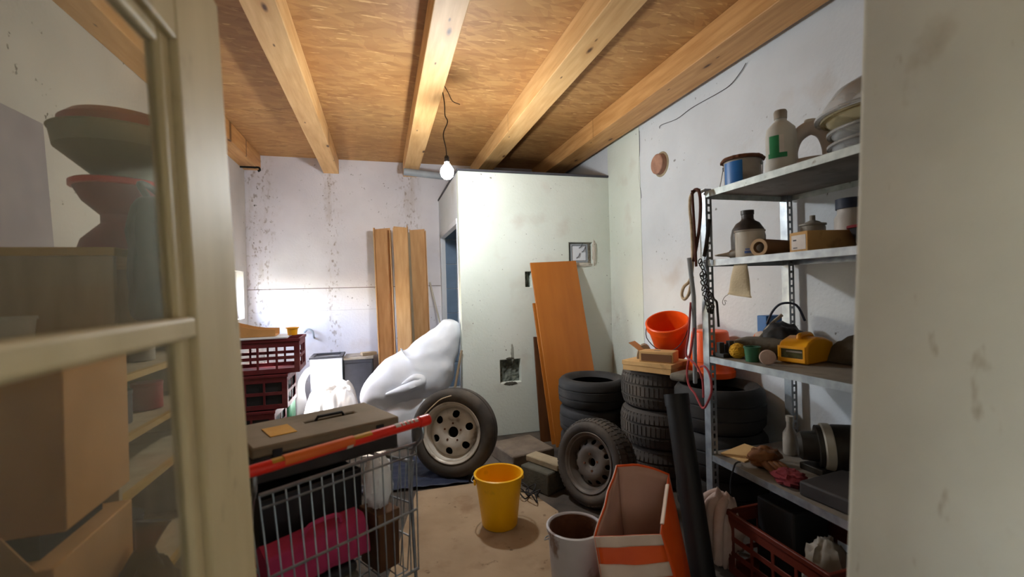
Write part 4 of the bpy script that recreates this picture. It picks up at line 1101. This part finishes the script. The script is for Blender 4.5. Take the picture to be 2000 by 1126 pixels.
# fourth shelf
z4 = SH[3]+.001
t = thing('electric_motor', 'old electric motor with a white flange on the bottom shelf', 'motor', (1.99, 1.66, z4))
M1 = T(0, 0, .115) @ Vector((.75, -.62, .05)).normalized().to_track_quat('Z', 'Y').to_matrix().to_4x4()
MB().lathe([(0, -.10), (.05, -.10), (.065, -.085), (.07, -.02), (.098, -.02), (.098, .0), (.0, .0)], 36, M1).build('nose', 'motor_dark', t)
MB().lathe([(.0, 0), (.104, 0), (.108, .005), (.108, .035), (.104, .04), (0, .04)], 36, M1).build('flange', 'motor_white', t)
MB().lathe([(0, .04), (.1, .04), (.104, .05), (.104, .17), (.06, .185), (.058, .15), (0, .15)], 36, M1).build('drum', 'motor_dark', t)
MB().box(-.07, .07, -.06, .06, 0, .03).build('foot', 'motor_dark', t, bevel=.004)
t = thing('leather_gloves', 'brown leather gloves crumpled on the bottom shelf', 'gloves', (1.79, 1.80, z4))
blob(MB(), (0, 0, .04), (.08, .06, .05), .3, 3, 12, flat=0).build('palm', 'leather_brown', t, smooth=60)
for k in range(4):
    MB().tube([(-.04+.02*k, -.04, .03), (-.06+.025*k, -.085, .03), (-.065+.03*k, -.12, .018)], [.016, .015, .01], 10, smooth=3).build('finger', 'leather_brown', t, smooth=60)
tag(MB().box(-.09, .11, -.07, .07, 0, .012).build('cardboard_sheet', 'box_tan', loc=(1.80, 1.945, z4), rot=(0, R(-4), .2), bevel=.002), 'tan cardboard scrap at the far end of the bottom shelf', 'cardboard')
bottle('bottle', 'small pale trigger bottle between gloves and motor on the bottom shelf', sh(3, 2.03, 1.87), [(0, 0), (.03, 0), (.034, .006), (.034, .11), (.016, .14), (.014, .17), (.018, .172), (.018, .2), (0, .2)], 'can_grey', 'bottle')
tag(blob(MB(), (0, 0, .025), (.06, .07, .035), .4, 3.5, 3, flat=0).build('red_rag', 'cloth_red', loc=(1.73, 1.60, z4), smooth=60), 'crumpled dark red rag on the front of the bottom shelf', 'rag')
tag(MB().box(-.14, .14, -.16, .16, 0, .06).build('flat_case', 'chest_dark', loc=(1.83, 1.36, z4), rot=(0, 0, .1), bevel=.008), 'flat dark brown case near the front of the bottom shelf', 'case')
strand('cord', 'thin black cord hanging off the bottom shelf', 'cord', [(1.70, 1.86, z4+.006), (1.655, 1.831, z4+.02), (1.638, 1.831, .50), (1.63, 1.848, .42), (1.63, 1.849, .36)], .004, 'charcoal')

# under the rack
crate('plastic_crate', 'brown-red slotted crate on the floor under the shelf rack', (1.76, 1.56, .002), R(90), .52, .36, .30, 'brown_red_plastic', None, 3)
t = thing('dark_case', 'dark grey case standing inside the brown-red crate', 'case', (1.80, 1.66, .01))
MB().box(-.1, .1, -.1, .1, 0, .37).build('case', 'charcoal', t, bevel=.008)
MB().tube([(0, -.05, .37), (0, -.04, .395), (0, .04, .395), (0, .05, .37)], .008, 8).build('handle', 'dark_grey', t)
tag(blob(MB(), (0, 0, .15), (.09, .08, .17), .25, 3, 6, flat=0).build('plastic_bag', 'can_grey', loc=(1.74, 1.44, .01), smooth=60), 'olive grey plastic bag stuffed in the near end of the brown-red crate', 'bag')
t = thing('pink_cloth', 'pale pink towel bundled on the floor at the far end of the brown-red crate', 'cloth', (1.60, 1.875, 0))
g = MB(); blob(g, (0, 0, .17), (.085, .085, .19), .28, 2.8, 21, flat=0, n=36, m=26); g.build('towel', 'cloth_pink', t, smooth=70)
for k in range(4):
    MB().tube([(.01, -.02+.02*k, .35), (-.06-.01*(k % 2), -.06+.036*k, .31), (-.09, -.07+.045*k, .2), (-.085, -.065+.045*k, .06)], [.016, .026, .024, .02], 10, smooth=4, wob=.3, sq=.8).build('fold', 'cloth_pink', t, smooth=70)
# ropes, cords and chain on the far post
def px(x, pts): return [(x,)+p for p in pts]
strand('rope', 'twisted tan rope looped over the top of the far shelf post', 'rope', px(1.622, [(2.009, 1.893), (2.049, 1.896), (2.083, 1.87), (2.09, 1.802), (2.081, 1.717), (2.077, 1.605), (2.08, 1.522), (2.091, 1.453), (2.114, 1.411), (2.159, 1.384), (2.179, 1.34), (2.158, 1.315), (2.121, 1.341), (2.098, 1.397), (2.083, 1.439)]), .0085, 'rope_tan', 8)
strand('rope', 'dark brown rope hung over the top of the far shelf post', 'rope', px(1.605, [(2.05, 1.88), (2.02, 1.898), (1.992, 1.88), (1.983, 1.81), (1.995, 1.704), (2.023, 1.6), (2.041, 1.547), (2.051, 1.52)]), .0085, 'rope_brown', 7)
strand('rope', 'second dark brown rope strand beside the twisted tan rope', 'rope', px(1.592, [(2.03, 1.895), (2.024, 1.763), (2.017, 1.626), (2.014, 1.49)]), .007, 'rope_brown', 7)
strand('stick', 'short dark stick tied upright to the far shelf post', 'stick', px(1.63, [(1.951, 1.73), (1.979, 1.595), (1.997, 1.543)]), .010, 'rope_dark', 8, 2)
strand('wire', 'thin bent wire sticking out beside the short dark stick', 'wire', px(1.62, [(1.952, 1.725), (1.936, 1.683), (1.945, 1.593), (1.985, 1.53)]), .0015, 'rope_dark', 5)
g = MB()
cp, _ = spline([Vector(p) for p in px(0, [(2.031, 1.519), (2.002, 1.463), (1.982, 1.381), (1.961, 1.328), (1.945, 1.275), (1.963, 1.255), (1.985, 1.295), (2.01, 1.375), (2.02, 1.45)])], 0, 6)
t = thing('chain', 'dark iron chain hanging in a loop from the far shelf post', 'chain', (1.63, 2.031, 1.519))
for k, p in enumerate(cp[::2]):
    M_ = T(*(p-Vector((0, 2.031, 1.519)))) @ RZ(k*1.57) @ RX(.4)
    MB().tube([(.010*cos(q), 0,   .014*sin(q)) for q in [2*pi*i/10 for i in range(11)]], .003, 5, M=M_).build('link', 'rope_dark', t)
strand('cord', 'short frayed grey cord hanging below the chain', 'cord', px(1.635, [(1.955, 1.35), (1.94, 1.32), (1.92, 1.303), (1.915, 1.251), (1.91, 1.178)]), .006, 'rope_dark', 7)
strand('pole', 'thin grey pole standing in front of the far shelf post', 'pole', [(1.585, 2.06, 1.54), (1.60, 2.05, 1.33), (1.72, 2.21, .83)], .012, 'pipe_grey', 10, 1)
strand('cord', 'red cord loop tied round the far shelf post', 'cord', px(1.61, [(2.065, 1.162), (2.094, 1.048), (2.133, .93), (2.124, .847), (2.07, .802), (2.016, .743), (1.975, .783), (1.942, .856), (1.955, .933), (1.992, .966), (2.024, .959)]), .006, 'rope_red', 7)
strand('cord', 'second red cord knotted below the orange bucket', 'cord', px(1.60, [(2.075, 1.30), (2.10, 1.131), (2.126, 1.015), (2.076, .98), (2.036, .956), (1.999, .897), (1.994, .804)]), .006, 'rope_red', 7)

# ================================================================== FRONT RIGHT
g = MB(); g.lathe([(.048, 0), (.058, 0), (.058, .80), (.062, .80), (.062, .86), (.050, .86), (.048, .80)], 28, closed=True)
p0, p1 = Vector((1.418, 1.80, .0)), Vector((1.452, 2.0, .74))
tag(g.build('drain_pipe', 'pipe_black', loc=p0, rot=(p1-p0).to_track_quat('Z', 'Y').to_euler()), 'black drain pipe standing on the floor in front of the rack', 'pipe')

t = thing('paint_bucket', 'dirty white bucket with a torn lid beside the orange bag', 'bucket', (.825, 1.93, .010))
MB().lathe([(0, 0), (.105, 0), (.108, .005), (.122, .27), (.128, .272), (.130, .29), (.122, .294), (.117, .288), (.102, .012), (0, .01)], 44).build('body', 'bucket_white', t)
MB().lathe([(.115, .284), (.113, .284), (.100, .02), (.102, .02)], 44, closed=True).build('paint_crust', 'rust', t)
MB().lathe([(0, .15), (.10, .16), (.113, .175), (.113, .165), (0, .14)], 32).build('dried_paint', 'rust', t)
g = MB(); g.box(-.05, .06, -.035, .035, 0, .008, T(.01, 0, .20) @ RZ(.8) @ RY(.55)); g.build('scraper', 'charcoal', t, bevel=.002)
MB().tube([(-.128, 0, .25), (-.13, .05, .22), (-.09, .11, .2), (.0, .138, .19), (.09, .11, .2), (.13, .05, .22), (.128, 0, .25)], .003, 6, smooth=4).build('handle', 'galvanised', t)

t = thing('orange_bag', 'open orange shopping bag with white stripes standing in the right foreground', 'bag', (1.07, 1.78, .010))
O = Vector(t.location)
B_ = [Vector(p) for p in ((.84, 1.62, .01), (1.14, 1.54, .01), (1.33, 1.76, .01), (1.05, 1.86, .01))]
Tt = [Vector(p) for p in ((.815, 1.70, .37), (1.075, 1.62, .375), (1.245, 1.80, .53), (1.03, 1.89, .565))]
def side(a, b, nm, m, z0=0., z1=1., off=0., N=10, Mv=14, bulge=.015):
    g = MB(); nrm = ((B_[b]-B_[a]).cross(Vector((0, 0, 1)))).normalized()
    vs = []
    for j in range(Mv+1):
        f = z0+(z1-z0)*j/Mv
        for i in range(N+1):
            s = i/N
            p = (B_[a].lerp(B_[b], s)).lerp(Tt[a].lerp(Tt[b], s), f)
            p += nrm*(bulge*sin(pi*s)*sin(pi*f)+off+.008*noise.noise(Vector((s*4+a*3, f*5, 2)))*sin(pi*min(1, s)))
            if a == 2: p.z += .02*sin(pi*s)*f
            vs.append(p-O)
    g.add(vs, [(j*(N+1)+i, j*(N+1)+i+1, (j+1)*(N+1)+i+1, (j+1)*(N+1)+i) for j in range(Mv) for i in range(N)])
    return g.build(nm, m, t, solid=.003, smooth=60)
for a, b, nm in ((0, 1, 'front'), (1, 2, 'right_side'), (2, 3, 'back'), (3, 0, 'left_side')):
    sd = side(a, b, nm, 'orange_bag')
    li = side(a, b, 'lining', 'bag_inside', 0, .985, -.005)
for z0, z1, a, b in ((.89, 1.0, 0, 1), (.58, .72, 0, 1), (.55, 1.0, 3, 0)):
    side(a, b, 'white_stripe', 'bag_white', z0, z1, .0035, Mv=6)
ed = [Tt[1].lerp(Tt[2], f)-O+Vector((.0, .0, .0)) for f in (.15, .5, .8)]
MB().tube(ed, .010, 8, smooth=3, sq=.5).build('piping', 'bag_white', t)
g = MB(); g.add([tuple(p-O) for p in B_], [(0, 1, 2, 3)]); g.build('bottom', 'orange_bag', t, solid=.004)

# ================================================================== LEFT, BEHIND THE GLASS DOOR
UX0, UX1, UY0, UY1, UZ = -1.42, -.775, 1.63, 2.45, 1.555
un = thing('shelf_unit', 'brown wooden shelf unit along the left wall seen through the door glass', 'shelf', (UX0, UY0, 0))
w_, d_ = UX1-UX0, UY1-UY0
MB().box(0, w_, 0, .02, 0, UZ-.025).build('side_panel', 'unit_wood', un, bevel=.002)
MB().box(0, w_, d_-.02, d_, 0, UZ-.025).build('side_panel', 'unit_wood', un, bevel=.002)
MB().box(-.0, w_+.006, -.006, d_+.006, UZ-.025, UZ).build('top', 'unit_edge', un, bevel=.003)
MB().box(0, .012, .02, d_-.02, 0, UZ-.025).build('back_panel', 'unit_wood', un)
for z in (1.16, .97, .79, .42, .08):
    s_ = MB().box(.012, w_-.02, .02, d_-.02, z-.018, z).build('shelf_board', 'unit_wood', un)
    MB().box(w_-.02, w_, .02, d_-.02, z-.02, z).build('edge_strip', 'unit_edge', s_)
items = [('storage_tin', (.0, .06, .08), 'charcoal', 'dark round tin on the highest inner shelf of the wooden unit', -.92, 1.82, 1.162, 'tin'),
         ('storage_tin', (.0, .05, .10), 'can_grey', 'grey tin on the highest inner shelf of the wooden unit', -.90, 2.05, 1.162, 'tin'),
         ('storage_tin', (.0, .06, .10), 'dark_grey', 'dark grey tin on the second inner shelf of the wooden unit', -.90, 1.85, .972, 'tin'),
         ('storage_tin', (.0, .05, .09), 'red_faded', 'faded red tin on the second inner shelf of the wooden unit', -.89, 2.08, .972, 'tin'),
         ('storage_tin', (.0, .08, .20), 'charcoal', 'black canister on the third inner shelf of the wooden unit', -.92, 1.9, .422, 'canister')]
for nm, (a, r, h), m, lab, x, y, z, cat in items:
    t = thing(nm, lab, cat, (x, y, z))
    MB().lathe([(0, 0), (r, 0), (r, h), (0, h)], 24).build('body', m, t, bevel=.003)
    MB().lathe([(0, h), (r*1.03, h), (r*1.03, h+.012), (0, h+.014)], 24).build('lid', m, t)
# boxes and a cup in front of the unit
t = thing('cardboard_box', 'upper brown cardboard box in front of the wooden shelf unit', 'box', (-.93, 1.43, .861), R(2))
MB().box(-.25, .205, -.14, .16, 0, .395).build('box', 'cardboard_plain', t, bevel=.004)
MB().box(-.02, .02, -.1425, .1615, .3955, .397).build('tape', 'box_tan', t)
t = thing('cardboard_box', 'lower big cardboard box with a gaping flap, left behind the door glass', 'box', (-.98, 1.42, 0), R(2))
MB().box(-.26, .25, -.17, .19, 0, .80).build('box', 'cardboard_plain', t, bevel=.004)
MB().box(0, .46, -.003, 0, 0, .16, T(-.24, -.17, .80) @ RX(R(38))).build('flap', 'cardboard_plain', t)
MB().box(-.2, .2, -.12, .14, .801, .858).build('dark_gap_block', 'charcoal', t)  # charcoal block that makes the gap under the upper box dark
t = thing('cup', 'pale green cup on the upper cardboard box behind the glass', 'cup', (-.895, 1.44, 1.259))
MB().lathe([(0, 0), (.032, 0), (.040, .10), (.037, .10), (.029, .006), (0, .006)], 28).build('body', 'bottle_white', t)
MB().lathe([(.039, .094), (.043, .095), (.043, .103), (.037, .103)], 28, closed=True).build('rim', 'bottle_white', t)
# on top of the unit
tag(MB().box(-.012, .012, -.45, .45, 0, .62).build('lilac_panel', 'lilac_board', loc=(-1.395, 2.02, UZ+.003), rot=(0, R(-3), 0), bevel=.003), 'lilac grey panel leaning on the left wall on top of the wooden unit', 'panel')
t = thing('basin', 'large grey-green basin with a red lid on top of the wooden unit', 'basin', (-.92, 2.02, UZ+.275))
MB().lathe([(0, 0), (.07, 0), (.10, .03), (.19, .11), (.20, .17), (.206, .175), (.19, .178), (.178, .12), (0, .02)], 40).build('basin', 'grey_green', t)
MB().lathe([(0, .245), (.09, .245), (.15, .235), (.178, .21), (.182, .178), (0, .178)], 40).build('lid', 'red_faded', t)
t = thing('red_jug', 'red tapered jug holding up the grey-green basin', 'jug', (-.93, 2.02, UZ+.002))
MB().lathe([(0, 0), (.125, 0), (.13, .01), (.115, .06), (.06, .12), (.06, .15), (.11, .2), (.135, .25), (.137, .273), (0, .273)], 36).build('body', 'red_faded', t)
MB().lathe([(.134, .248), (.145, .25), (.145, .268), (.135, .27)], 36, closed=True).build('rim', 'red_plastic', t)
t = thing('watering_can', 'dark green bag hanging on the front edge of the wooden unit', 'bag', (-.685, 1.75, 1.33))
MB().tube([(0, 0, .0), (0, 0, .02), (0, 0, .18), (0, .0, .35), (0, .0, .385)], [.05, .076, .08, .075, .045], 24, smooth=4, wob=.2, sq=1.0, M=Matrix.Diagonal((.9, 2.2, 1, 1))).build('body', 'dark_green', t, smooth=60)
MB().tube([(.0, -.1, .37), (-.03, -.09, .42), (-.05, 0, .44), (-.04, .07, .42), (.0, .1, .37)], .010, 8, smooth=4).build('strap', 'dark_green', t)
t.name = 'hanging_bag'
t = thing('bin_bag', 'black rubbish bag slumped at the foot of the wooden unit', 'bag', (-.63, 1.42, 0))
blob(MB(), (0, 0, .34), (.085, .18, .38), .16, 2.6, 11, flat=0).build('bag', 'charcoal', t, smooth=60)
MB().tube([(0, 0, .68), (.01, 0, .74), (.02, .02, .80)], [.05, .02, .04], 12, smooth=4, wob=.3).build('knot', 'charcoal', t, smooth=60)
